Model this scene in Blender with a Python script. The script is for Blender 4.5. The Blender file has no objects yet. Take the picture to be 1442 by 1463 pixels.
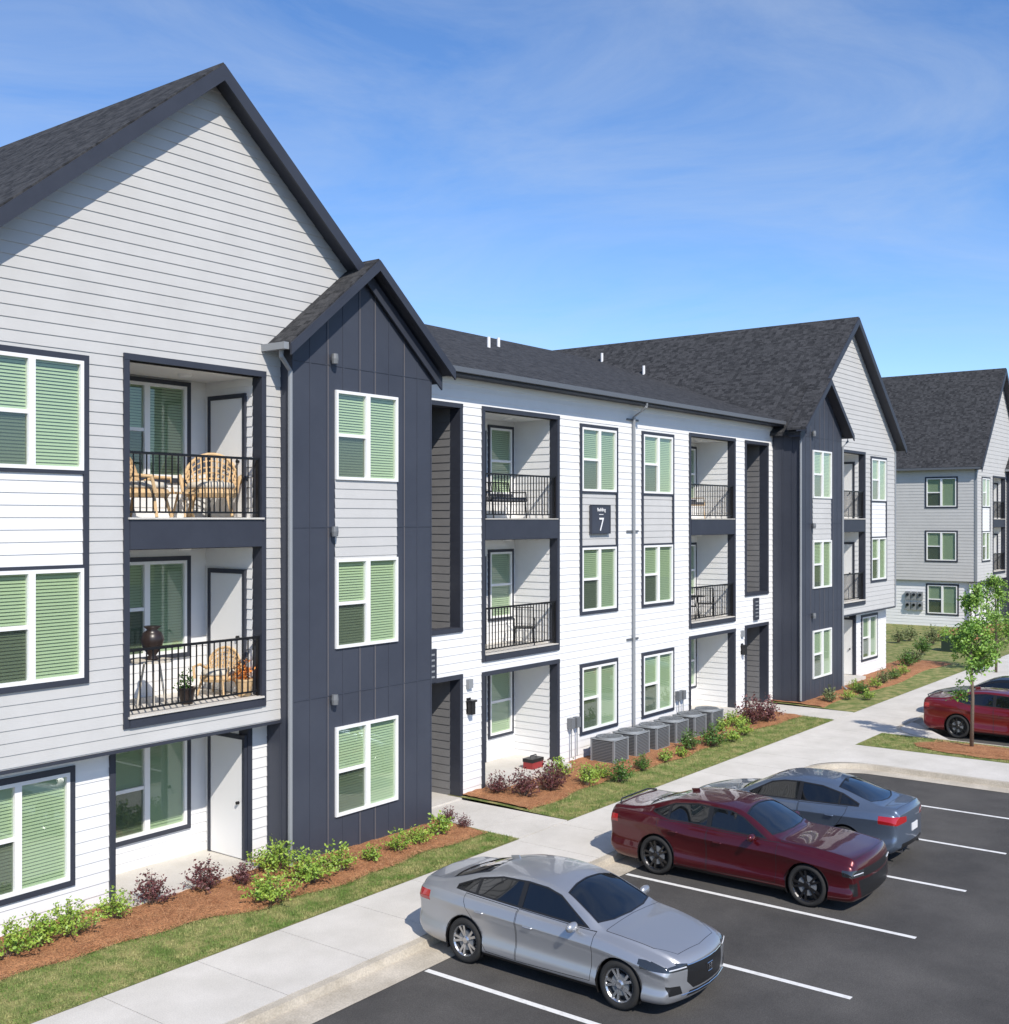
import bpy, bmesh, math, random
import numpy as np
from mathutils import Vector, Matrix
random.seed(7)
R = math.radians
COL = bpy.context.scene.collection
CX, HC, F = 721.0, 6.2, 1614.0
YAW = R(37.3); cs, sn = math.cos(YAW), math.sin(YAW)

def at(px, py, z=0.0):
    d = (HC - z) * F / (py - 742.0); r = (px - CX) / F * d
    return d * cs + r * sn, d * sn - r * cs

# ------------------------------------------------------------------ materials
def nn(nt, t, **kw):
    n = nt.nodes.new(t)
    for k, v in kw.items(): setattr(n, k, v)
    return n

def mat(name, col, rough=0.6, metal=0.0, coat=0.0, spec=0.5, var=None, bump=None, fine=None, rnd=None):
    m = bpy.data.materials.new(name); m.use_nodes = True
    nt = m.node_tree; b = nt.nodes['Principled BSDF']
    b.inputs['Roughness'].default_value = rough; b.inputs['Metallic'].default_value = metal
    b.inputs['Coat Weight'].default_value = coat; b.inputs['Coat Roughness'].default_value = 0.02
    b.inputs['Specular IOR Level'].default_value = spec
    b.inputs['Base Color'].default_value = (*col, 1)
    tc = nn(nt, 'ShaderNodeTexCoord')
    if var:
        col2, sc, lo, hi = var[:4]
        n = nn(nt, 'ShaderNodeTexNoise'); n.inputs['Scale'].default_value = sc; n.inputs['Detail'].default_value = 6; n.inputs['Roughness'].default_value = .65
        nt.links.new(tc.outputs['Object'], n.inputs['Vector'])
        r = nn(nt, 'ShaderNodeValToRGB'); r.color_ramp.elements[0].position = lo; r.color_ramp.elements[1].position = hi
        r.color_ramp.elements[0].color = (*col, 1); r.color_ramp.elements[1].color = (*col2, 1)
        nt.links.new(n.outputs['Fac'], r.inputs['Fac'])
        out = r.outputs['Color']
        if fine:
            sc2, amt = fine
            n2 = nn(nt, 'ShaderNodeTexNoise'); n2.inputs['Scale'].default_value = sc2; n2.inputs['Detail'].default_value = 3
            nt.links.new(tc.outputs['Object'], n2.inputs['Vector'])
            mr = nn(nt, 'ShaderNodeMapRange'); mr.inputs[1].default_value = .3; mr.inputs[2].default_value = .7
            mr.inputs[3].default_value = 1 - amt; mr.inputs[4].default_value = 1 + amt
            nt.links.new(n2.outputs['Fac'], mr.inputs[0])
            mx = nn(nt, 'ShaderNodeVectorMath', operation='SCALE')
            nt.links.new(out, mx.inputs[0]); nt.links.new(mr.outputs[0], mx.inputs['Scale']); out = mx.outputs[0]
        nt.links.new(out, b.inputs['Base Color'])
    if rnd:
        oi = nn(nt, 'ShaderNodeObjectInfo'); r = nn(nt, 'ShaderNodeValToRGB')
        r.color_ramp.elements[0].color = (*rnd, 1); r.color_ramp.elements[1].color = (*col, 1)
        nt.links.new(oi.outputs['Random'], r.inputs['Fac']); nt.links.new(r.outputs[0], b.inputs['Base Color'])
    if bump:
        sc, st = bump
        n = nn(nt, 'ShaderNodeTexNoise'); n.inputs['Scale'].default_value = sc; n.inputs['Detail'].default_value = 5
        nt.links.new(tc.outputs['Object'], n.inputs['Vector'])
        bp = nn(nt, 'ShaderNodeBump'); bp.inputs['Strength'].default_value = st; bp.inputs['Distance'].default_value = .02
        nt.links.new(n.outputs['Fac'], bp.inputs['Height']); nt.links.new(bp.outputs['Normal'], b.inputs['Normal'])
    return m

M = {}
M['grey_siding'] = mat('grey lap siding', (.49, .485, .47), .7, var=((.54, .535, .52), 1.3, .3, .7))
M['stair_shade_siding'] = mat('shaded stairwell siding', (.15, .15, .155), .8, var=((.19, .19, .195), 1.3, .3, .7))  # lap siding darkened, so the stairwell's shade sits in its colour
M['white_siding'] = mat('white lap siding', (.74, .74, .735), .65, var=((.80, .80, .795), 1.3, .3, .7))
M['navy'] = mat('navy board siding', (.036, .042, .060), .6, var=((.047, .054, .074), .8, .3, .7))
M['navy_trim'] = mat('navy trim', (.027, .031, .045), .55, var=((.036, .041, .057), 2, .3, .7))
M['joint'] = mat('panel joint', (.20, .17, .15), .8)
M['vinyl'] = mat('white vinyl', (.80, .80, .79), .4)
M['ceiling'] = mat('painted ceiling', (.74, .74, .72), .8)
M['blind'] = mat('window blind', (.52, .60, .45), .6, rnd=(.38, .45, .34))
M['curtain'] = mat('curtain', (.25, .26, .24), .9, var=((.45, .45, .42), 6, .4, .6))
M['dark'] = mat('dark interior', (.012, .014, .016), .8)
M['rail'] = mat('black railing metal', (.012, .012, .014), .4, metal=.3)
M['gutter'] = mat('gutter metal', (.13, .14, .155), .45, metal=.2)
M['downspout'] = mat('downspout metal', (.27, .285, .30), .45, metal=.1)
M['concrete'] = mat('sidewalk concrete', (.51, .485, .435), .85, var=((.64, .61, .56), .9, .3, .7), fine=(55, .10), bump=(60, .2))
M['gutterpan'] = mat('gutter concrete', (.36, .32, .255), .9, var=((.54, .49, .41), 1.6, .3, .7), fine=(40, .15), bump=(60, .3))
M['asphalt'] = mat('asphalt', (.054, .052, .050), .9, spec=.3, var=((.105, .100, .094), .45, .32, .70), fine=(60, .28), bump=(120, .5))
M['paint'] = mat('road paint', (.72, .72, .70), .7, var=((.50, .49, .47), 9, .5, .75))
M['yellow'] = mat('yellow pad', (.75, .5, .05), .7)
M['lawn'] = mat('lawn', (.11, .16, .03), .95, var=((.34, .30, .12), 2.6, .40, .64), fine=(45, .35), bump=(80, .9))
M['blades'] = mat('grass blades', (.11, .20, .03), .8, var=((.38, .35, .14), 2.8, .42, .62), fine=(30, .3))
M['field'] = mat('field', (.10, .13, .035), .95, var=((.16, .16, .06), .05, .3, .7))
M['mulch'] = mat('pine straw', (.25, .10, .04), .95, var=((.42, .20, .09), 3, .3, .7), fine=(38, .5), bump=(45, 1.0))
M['straw'] = mat('straw needles', (.34, .15, .06), .9, var=((.60, .33, .17), 9, .3, .7))
M['lime'] = mat('lime leaf', (.13, .26, .03), .5, var=((.36, .46, .07), 7, .35, .65))
M['green'] = mat('green leaf', (.045, .12, .02), .45, var=((.12, .22, .04), 9, .35, .65))
M['purple'] = mat('burgundy leaf', (.075, .022, .028), .5, var=((.17, .065, .06), 9, .35, .65))
M['olive'] = mat('olive leaf', (.10, .15, .05), .6, var=((.22, .24, .10), 9, .35, .65))
M['treeleaf'] = mat('tree leaf', (.10, .23, .035), .5, var=((.28, .44, .07), 5, .35, .65))
M['bark'] = mat('bark', (.16, .12, .09), .9, bump=(30, .8))
M['wicker'] = mat('wicker', (.50, .33, .16), .7, var=((.68, .48, .27), 30, .3, .7))
M['cushion'] = mat('cushion', (.60, .55, .46), .9)
M['greyc'] = mat('grey cushion', (.10, .10, .11), .9)
M['urn'] = mat('urn glaze', (.025, .016, .013), .35)
M['ac'] = mat('condenser metal', (.26, .275, .285), .55, metal=.2)
M['ac2'] = mat('condenser louvre', (.17, .18, .19), .55, metal=.2)
M['chrome'] = mat('chrome', (.7, .7, .72), .12, metal=1)
M['blackp'] = mat('black plastic', (.012, .012, .013), .4)
M['glass'] = mat('tinted car glass', (.006, .007, .008), .03, spec=.6, coat=.6)
M['tyre'] = mat('tyre rubber', (.018, .018, .018), .85, bump=(60, .2))
M['alloy'] = mat('alloy rim', (.50, .51, .53), .25, metal=.9)
M['blackrim'] = mat('black rim', (.02, .02, .022), .3, metal=.5, coat=.5)
M['lampglass'] = mat('headlamp', (.035, .04, .045), .08, metal=.3, coat=1)
M['drl'] = mat('lamp reflector', (.8, .82, .85), .15, metal=.3)
M['redlamp'] = mat('tail lamp', (.38, .01, .012), .12, coat=1)
M['signwhite'] = mat('sign lettering', (.8, .8, .8), .6)
M['boxgreen'] = mat('utility green', (.018, .035, .024), .7)
M['redbox'] = mat('red plastic', (.30, .03, .03), .5)
M['pipe'] = mat('white pipe', (.75, .75, .75), .5)
M['orange'] = mat('flower orange', (.7, .25, .05), .7)
M['silver'] = mat('silver paint', (.40, .41, .43), .36, metal=.65, coat=.7)
M['maroon'] = mat('maroon paint', (.080, .004, .008), .28, metal=.45, coat=.9)
M['bluegrey'] = mat('slate blue paint', (.14, .18, .245), .32, metal=.6, coat=.8)
M['redpaint'] = mat('red paint', (.17, .007, .010), .3, metal=.4, coat=1)
M['blackpaint'] = mat('black paint', (.012, .013, .015), .25, metal=.3, coat=.6)
M['plate'] = mat('plate', (.7, .7, .7), .5)

def shingle():
    m = bpy.data.materials.new('asphalt shingles'); m.use_nodes = True
    nt = m.node_tree; b = nt.nodes['Principled BSDF']; b.inputs['Roughness'].default_value = .95
    b.inputs['Specular IOR Level'].default_value = .15
    tc = nn(nt, 'ShaderNodeTexCoord')
    mp = nn(nt, 'ShaderNodeVectorMath', operation='MULTIPLY'); mp.inputs[1].default_value = (7, 7, 10)
    fl = nn(nt, 'ShaderNodeVectorMath', operation='FLOOR')
    nt.links.new(tc.outputs['Object'], mp.inputs[0]); nt.links.new(mp.outputs[0], fl.inputs[0])
    wn = nn(nt, 'ShaderNodeTexWhiteNoise'); nt.links.new(fl.outputs[0], wn.inputs['Vector'])
    no = nn(nt, 'ShaderNodeTexNoise'); no.inputs['Scale'].default_value = 22; no.inputs['Detail'].default_value = 5
    nt.links.new(tc.outputs['Object'], no.inputs['Vector'])
    ad = nn(nt, 'ShaderNodeMath', operation='MULTIPLY_ADD'); ad.inputs[1].default_value = .30
    nt.links.new(wn.outputs['Value'], ad.inputs[0])
    m2 = nn(nt, 'ShaderNodeMath', operation='MULTIPLY'); m2.inputs[1].default_value = .70
    nt.links.new(no.outputs['Fac'], m2.inputs[0]); nt.links.new(m2.outputs[0], ad.inputs[2])
    r = nn(nt, 'ShaderNodeValToRGB'); r.color_ramp.elements[0].position = .25; r.color_ramp.elements[0].color = (.015, .016, .018, 1); r.color_ramp.elements[1].position = .75; r.color_ramp.elements[1].color = (.074, .075, .079, 1)
    nt.links.new(ad.outputs[0], r.inputs['Fac']); nt.links.new(r.outputs[0], b.inputs['Base Color'])
    bp = nn(nt, 'ShaderNodeBump'); bp.inputs['Strength'].default_value = .5; bp.inputs['Distance'].default_value = .01
    nt.links.new(ad.outputs[0], bp.inputs['Height']); nt.links.new(bp.outputs[0], b.inputs['Normal'])
    return m
M['shingle'] = shingle()

def glassmat():
    m = bpy.data.materials.new('window glass'); m.use_nodes = True
    nt = m.node_tree; nt.nodes.remove(nt.nodes['Principled BSDF']); o = nt.nodes['Material Output']
    t = nn(nt, 'ShaderNodeBsdfTransparent'); t.inputs[0].default_value = (.84, .91, .80, 1)
    g = nn(nt, 'ShaderNodeBsdfGlossy'); g.inputs['Roughness'].default_value = .015; g.inputs[0].default_value = (.9, .95, .92, 1)  # greenish gloss puts the green of reflected trees into the glass colour
    lw = nn(nt, 'ShaderNodeLayerWeight'); lw.inputs['Blend'].default_value = .5
    pw = nn(nt, 'ShaderNodeMath', operation='POWER'); pw.inputs[1].default_value = 3.0
    nt.links.new(lw.outputs['Facing'], pw.inputs[0])
    ad = nn(nt, 'ShaderNodeMath', operation='MULTIPLY_ADD'); ad.inputs[1].default_value = .9; ad.inputs[2].default_value = .10; ad.use_clamp = True
    nt.links.new(pw.outputs[0], ad.inputs[0])
    mx = nn(nt, 'ShaderNodeMixShader'); nt.links.new(ad.outputs[0], mx.inputs[0]); nt.links.new(t.outputs[0], mx.inputs[1]); nt.links.new(g.outputs[0], mx.inputs[2])
    nt.links.new(mx.outputs[0], o.inputs[0]); return m
M['wglass'] = glassmat()
def screenmat():
    m = bpy.data.materials.new('insect screen'); m.use_nodes = True
    nt = m.node_tree; nt.nodes.remove(nt.nodes['Principled BSDF']); o = nt.nodes['Material Output']
    t = nn(nt, 'ShaderNodeBsdfTransparent'); g = nn(nt, 'ShaderNodeBsdfDiffuse'); g.inputs[0].default_value = (.06, .064, .064, 1)
    mx = nn(nt, 'ShaderNodeMixShader'); mx.inputs[0].default_value = .52
    nt.links.new(t.outputs[0], mx.inputs[1]); nt.links.new(g.outputs[0], mx.inputs[2]); nt.links.new(mx.outputs[0], o.inputs[0]); return m
M['screen'] = screenmat()

# ------------------------------------------------------------------ mesh helpers
class MB:
    def __init__(s): s.v = []; s.f = []
    def add(s, vs, fs):
        o = len(s.v); s.v += [tuple(p) for p in vs]; s.f += [tuple(i + o for i in f) for f in fs]; return s
    def quad(s, a, b, c, d): return s.add([a, b, c, d], [(0, 1, 2, 3)])
    def box(s, x0, x1, y0, y1, z0, z1):
        return s.add([(x0,y0,z0),(x1,y0,z0),(x1,y1,z0),(x0,y1,z0),(x0,y0,z1),(x1,y0,z1),(x1,y1,z1),(x0,y1,z1)],
                     [(0,3,2,1),(4,5,6,7),(0,1,5,4),(1,2,6,5),(2,3,7,6),(3,0,4,7)])
    def prism(s, pts, off):
        n = len(pts); q = [tuple(Vector(p) + Vector(off)) for p in pts]
        return s.add(list(pts) + q, [tuple(range(n))[::-1], tuple(range(n, 2*n))] + [(i, (i+1) % n, n+(i+1) % n, n+i) for i in range(n)])
    def tube(s, pts, r, n=8, closed=False):
        pts = [Vector(p) for p in pts]; m = len(pts); rings = []
        rr = r if isinstance(r, (list, tuple)) else [r]*m
        up = Vector((0, 0, 1))
        for i, p in enumerate(pts):
            if closed: t = pts[(i+1) % m] - pts[i-1]
            else: t = pts[min(i+1, m-1)] - pts[max(i-1, 0)]
            t.normalize()
            u = up if abs(t.dot(up)) < .95 else Vector((1, 0, 0))
            a = t.cross(u).normalized(); b = t.cross(a).normalized()
            rings.append([p + (a*math.cos(2*math.pi*k/n) + b*math.sin(2*math.pi*k/n))*rr[i] for k in range(n)])
        vs = [q for g in rings for q in g]; fs = []
        for i in range(m if closed else m-1):
            j = (i+1) % m
            for k in range(n): fs.append((i*n+k, i*n+(k+1) % n, j*n+(k+1) % n, j*n+k))
        if not closed: fs += [tuple(range(n))[::-1], tuple(range((m-1)*n, m*n))]
        return s.add(vs, fs)
    def lathe(s, prof, n=24, c=(0,0,0), axis='z'):
        vs = []; m = len(prof)
        for k in range(n):
            a = 2*math.pi*k/n
            for r, z in prof:
                p = (r*math.cos(a), r*math.sin(a), z)
                if axis == 'x': p = (z, r*math.cos(a), r*math.sin(a))
                vs.append((p[0]+c[0], p[1]+c[1], p[2]+c[2]))
        fs = [(k*m+i, ((k+1) % n)*m+i, ((k+1) % n)*m+i+1, k*m+i+1) for k in range(n) for i in range(m-1)]
        return s.add(vs, fs)
    def build(s, name, m, parent=None, loc=(0,0,0), smooth=False, rot=0):
        me = bpy.data.meshes.new(name); me.from_pydata(s.v, [], s.f); me.update()
        me.materials.append(M[m] if isinstance(m, str) else m)
        if smooth:
            me.shade_smooth()
        o = bpy.data.objects.new(name, me); COL.objects.link(o); o.location = loc; o.rotation_euler.z = rot
        if parent: o.parent = parent
        return o

def tag(o, label=None, cat=None, group=None, kind=None):
    if label: o['label'] = label
    if cat: o['category'] = cat
    if group: o['group'] = group
    if kind: o['kind'] = kind
    return o
def empty(name, loc=(0,0,0), rz=0):
    o = bpy.data.objects.new(name, None); COL.objects.link(o); o.location = loc; o.rotation_euler.z = rz; return o
def copy_tree(o, parent=None, swap=None):
    c = o.copy(); COL.objects.link(c); c.parent = parent
    if swap and c.data and any(mm in swap for mm in c.data.materials):
        c.data = c.data.copy()
        for i, mm in enumerate(c.data.materials):
            if mm in swap: c.data.materials[i] = swap[mm]
    for ch in list(o.children): copy_tree(ch, c, swap)
    return c

# ------------------------------------------------------------------ siding
def minus(iv, ops):
    out = [iv]
    for a, b in ops:
        nx = []
        for p, q in out:
            if b <= p or a >= q: nx.append((p, q)); continue
            if a > p: nx.append((p, a))
            if b < q: nx.append((b, q))
        out = nx
    return [(p, q) for p, q in out if q - p > 1e-4]

def siding(mb, T, a0, a1, z0, z1, ops=(), lim=None, ex=.178, lip=.0135):
    k = math.floor(z0/ex)
    while k*ex < z1 - 1e-6:
        c0 = k*ex; c1 = c0 + ex; k += 1
        zs = sorted({max(c0, z0), min(c1, z1)} | {z for o in ops for z in (o[2], o[3]) if max(c0, z0) < z < min(c1, z1)})
        for p, q in zip(zs[:-1], zs[1:]):
            if q - p < 1e-5: continue
            mid = (p+q)/2
            lo0, hi0 = (lim(p) if lim else (a0, a1)); lo1, hi1 = (lim(q) if lim else (a0, a1))
            lo0, lo1 = max(lo0, a0), max(lo1, a0); hi0, hi1 = min(hi0, a1), min(hi1, a1)
            if hi1 <= lo1: hi1 = lo1 = (lo1+hi1)/2
            if hi0 <= lo0: continue
            for s, e in minus((lo0, hi0), [(o[0], o[1]) for o in ops if o[2] < mid < o[3]]):
                s1 = lo1 if s == lo0 else s; e1 = hi1 if e == hi0 else e
                if e1 < s1: s1 = e1 = (s1+e1)/2
                op = lip*(1-(p-c0)/ex); oq = lip*(1-(q-c0)/ex)
                mb.quad(T(s, op, p), T(e, op, p), T(e1, oq, q), T(s1, oq, q))
                if p == c0: mb.quad(T(s, 0, p), T(e, 0, p), T(e, op, p), T(s, op, p))
def Tf(y): return lambda a, o, z: (a, y-o, z)
def Tw(x): return lambda a, o, z: (x-o, a, z)
def Te(x): return lambda a, o, z: (x+o, a, z)

# ------------------------------------------------------------------ windows
WW, WH = 1.66, 1.64
def make_window(parent):
    f = MB(); t = .055
    f.box(0, WW, -.045, .05, 0, t).box(0, WW, -.045, .05, WH-t, WH).box(0, t, -.045, .05, t, WH-t).box(WW-t, WW, -.045, .05, t, WH-t)
    mx0, mx1 = WW/2-.055, WW/2+.055
    f.box(mx0, mx1, -.047, .05, t, WH-t)
    f.box(t, mx0, -.03, .05, WH/2-.03, WH/2+.03)
    w = f.build('window', 'vinyl', parent)
    g = MB(); g.quad((t, .0, t), (mx0, .0, t), (mx0, .0, WH-t), (t, .0, WH-t)); g.quad((mx1, .0, t), (WW-t, .0, t), (WW-t, .0, WH-t), (mx1, .0, WH-t))
    g.build('pane', 'wglass', w)
    b = MB(); z = t
    while z < WH-t:
        b.quad((t, .030, z), (WW-t, .030, z), (WW-t, .052, z+.044), (t, .052, z+.044)); z += .05
    b.build('blind', 'blind', w)
    s = MB(); s.quad((t, .012, t), (mx0, .012, t), (mx0, .012, WH/2-.03), (t, .012, WH/2-.03)); s.build('insect_screen', 'screen', w)
    k = MB(); k.box(0, WW, .09, .11, 0, WH); k.build('light_stop_backing', 'dark', w)  # added dark sheet behind the blind, stops light leaking through
    return w
_w = []
def window(parent, x, y, z, rot=0):
    if not _w: w = make_window(parent); _w.append(w)
    else: w = copy_tree(_w[0], parent)
    w.location = (x, y, z); w.rotation_euler.z = rot; return w

def railing(parent, x0, x1, y, z):
    r = MB(); r.box(x0, x1, y-.025, y+.025, z+1.01, z+1.05).box(x0, x1, y-.015, y+.015, z+.08, z+.11)
    n = int((x1-x0)/.115)
    for i in range(1, n):
        x = x0+(x1-x0)*i/n; r.box(x-.009, x+.009, y-.009, y+.009, z+.11, z+1.01)
    r.box(x0, x0+.04, y-.02, y+.02, z, z+1.01).box(x1-.04, x1, y-.02, y+.02, z, z+1.01)
    return r.build('railing', 'rail', parent)

FL = [.2, 3.12, 6.22]; CE = [2.62, 5.72, 8.68]; WB = [.75, 3.83, 6.93]

def recess(B, x0, x1, y, depth, level, sidedoor, doorwin):
    zf, zc = FL[level], CE[level]; yb = y+depth
    w = MB(); ops = []
    if doorwin: ops = [(x0+.72, x0+1.62, zf, zf+2.1), (x1-1.05, x1-.15, zf+.62, zf+2.26)]
    else: ops = [(x1-.44-WW-.08, x1-.44+.08, WB[level]-.08, WB[level]+WH+.08)]
    siding(w, Tf(yb), x0, x1, zf, zc, ops)
    siding(w, Tw(x1), y+.2, yb, zf, zc); siding(w, Te(x0), y+.2, yb, zf, zc)
    r = w.build('balcony_wall' if level else 'patio_wall', 'white_siding', B)
    c = MB(); c.quad((x0, y, zc), (x1, y, zc), (x1, yb, zc), (x0, yb, zc)); c.build('ceiling', 'ceiling', B)
    if level == 0:
        MB().box(x0, x1, y-.45, yb+.1, -.1, zf).build('patio_slab', 'concrete', B)
    else:
        MB().lathe([(0, -.05), (.1, -.05), (.13, 0)], 16, ((x0+x1)/2+.3, y+depth*.5, zc)).build('ceiling_light', 'vinyl', B)
    if doorwin:
        d = MB(); a, b = x0+.72, x0+1.62
        d.box(a, a+.1, yb-.03, yb+.04, zf, zf+2.1).box(b-.1, b, yb-.03, yb+.04, zf, zf+2.1).box(a+.1, b-.1, yb-.03, yb+.04, zf+1.98, zf+2.1).box(a+.1, b-.1, yb-.03, yb+.04, zf, zf+.25)
        dd = d.build('patio_door', 'vinyl', B)
        MB().quad((a+.1, yb, zf+.25), (b-.1, yb, zf+.25), (b-.1, yb, zf+1.98), (a+.1, yb, zf+1.98)).build('pane', 'wglass', dd)
        MB().box(a, b, yb+.06, yb+.08, zf, zf+2.1).build('curtain', 'curtain', dd)
        MB().box(b-.09, b-.04, yb-.08, yb-.03, zf+1.0, zf+1.06).build('handle', 'rail', dd)
        a, b, z0, z1 = x1-1.05, x1-.15, zf+.62, zf+2.26
        f = MB(); f.box(a, a+.05, yb-.04, yb+.04, z0, z1).box(b-.05, b, yb-.04, yb+.04, z0, z1).box(a+.05, b-.05, yb-.04, yb+.04, z1-.05, z1).box(a+.05, b-.05, yb-.04, yb+.04, z0, z0+.05).box(a+.05, b-.05, yb-.03, yb+.04, (z0+z1)/2-.03, (z0+z1)/2+.03)
        ww = f.build('balcony_window', 'vinyl', B)
        MB().quad((a, yb, z0), (b, yb, z0), (b, yb, z1), (a, yb, z1)).build('pane', 'wglass', ww)
        bl = MB(); z = z0+.05
        while z < z1-.05: bl.quad((a, yb+.030, z), (b, yb+.030, z), (b, yb+.052, z+.044), (a, yb+.052, z+.044)); z += .05
        bl.build('blind', 'blind', ww)
        MB().box(a, b, yb+.09, yb+.1, z0, z1).build('light_stop_backing', 'dark', ww)  # added dark sheet that keeps light from leaking past these slats
        t = MB()
        for p, q, lo, hi in ((x0+.72, x0+1.62, zf, zf+2.1), (x1-1.05, x1-.15, z0, z1)):
            t.box(p-.07, p, yb-.045, yb+.01, lo, hi+.07).box(q, q+.07, yb-.045, yb+.01, lo, hi+.07).box(p, q, yb-.045, yb+.01, hi, hi+.07)
            if lo > zf: t.box(p-.07, q+.07, yb-.045, yb+.01, lo-.07, lo)
        t.build('opening_trim', 'navy_trim', B)
    else:
        xa = x1-.44-WW; xb = x1-.44; z0 = WB[level]; z1 = z0+WH
        window(B, xa, yb, z0)
        MB().box(xa-.08, xa, yb-.05, yb+.01, z0-.08, z1+.08).box(xb, xb+.08, yb-.05, yb+.01, z0-.08, z1+.08).box(xa, xb, yb-.05, yb+.01, z1, z1+.08).box(xa, xb, yb-.05, yb+.01, z0-.08, z0).build('window_trim', 'navy_trim', B)
    if sidedoor:
        ya, ybb = yb-1.08, yb-.2
        d = MB().box(x1-.045, x1-.018, ya, ybb, zf+.02, zf+2.12).build('storage_door', 'vinyl', B)
        MB().tube([(x1-.05, ya+.1, zf+1.0), (x1-.10, ya+.1, zf+1.0)], .028, 10).build('handle', 'rail', d)
        MB().box(x1-.06, x1-.005, ya-.07, ya, zf, zf+2.2).box(x1-.06, x1-.005, ybb, ybb+.07, zf, zf+2.2).box(x1-.06, x1-.005, ya, ybb, zf+2.12, zf+2.2).build('door_trim', 'navy_trim', B)

def jamb(B, x0, x1, y, z0, z1, top=True, deep=.2, tw=.1):
    t = MB(); t.box(x0-tw, x0, y-.04, y+deep, z0, z1).box(x1, x1+tw, y-.04, y+deep, z0, z1)
    if top: t.box(x0-tw, x1+tw, y-.045, y+deep, z1, z1+tw)
    t.build('opening_trim', 'navy_trim', B)

def stack_trim(B, x0, x1, y, z0, z1, panel=None):
    t = MB(); w = .09
    t.box(x0, x0+w, y-.04, y+.02, z0, z1).box(x1-w, x1, y-.04, y+.02, z0, z1).box(x0+w, x1-w, y-.04, y+.02, z1-w, z1).box(x0+w, x1-w, y-.04, y+.02, z0, z0+w)
    if panel:
        for z in (WB[1]+WH, WB[2]-w*.6): t.box(x0+w, x1-w, y-.036, y+.02, z, z+w*.6)
    t.build('window_trim', 'navy_trim', B)
    if panel:
        p = MB(); siding(p, Tf(y), x0+w, x1-w, WB[1]+WH+w*.6, WB[2]-w*.6); p.build('spandrel_panel', panel, B)

def slope_slab(mb, p, q, y0, y1, th):
    mb.prism([(p[0], y0, p[1]), (q[0], y0, q[1]), (q[0], y0, q[1]-th), (p[0], y0, p[1]-th)], (0, y1-y0, 0))

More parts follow.
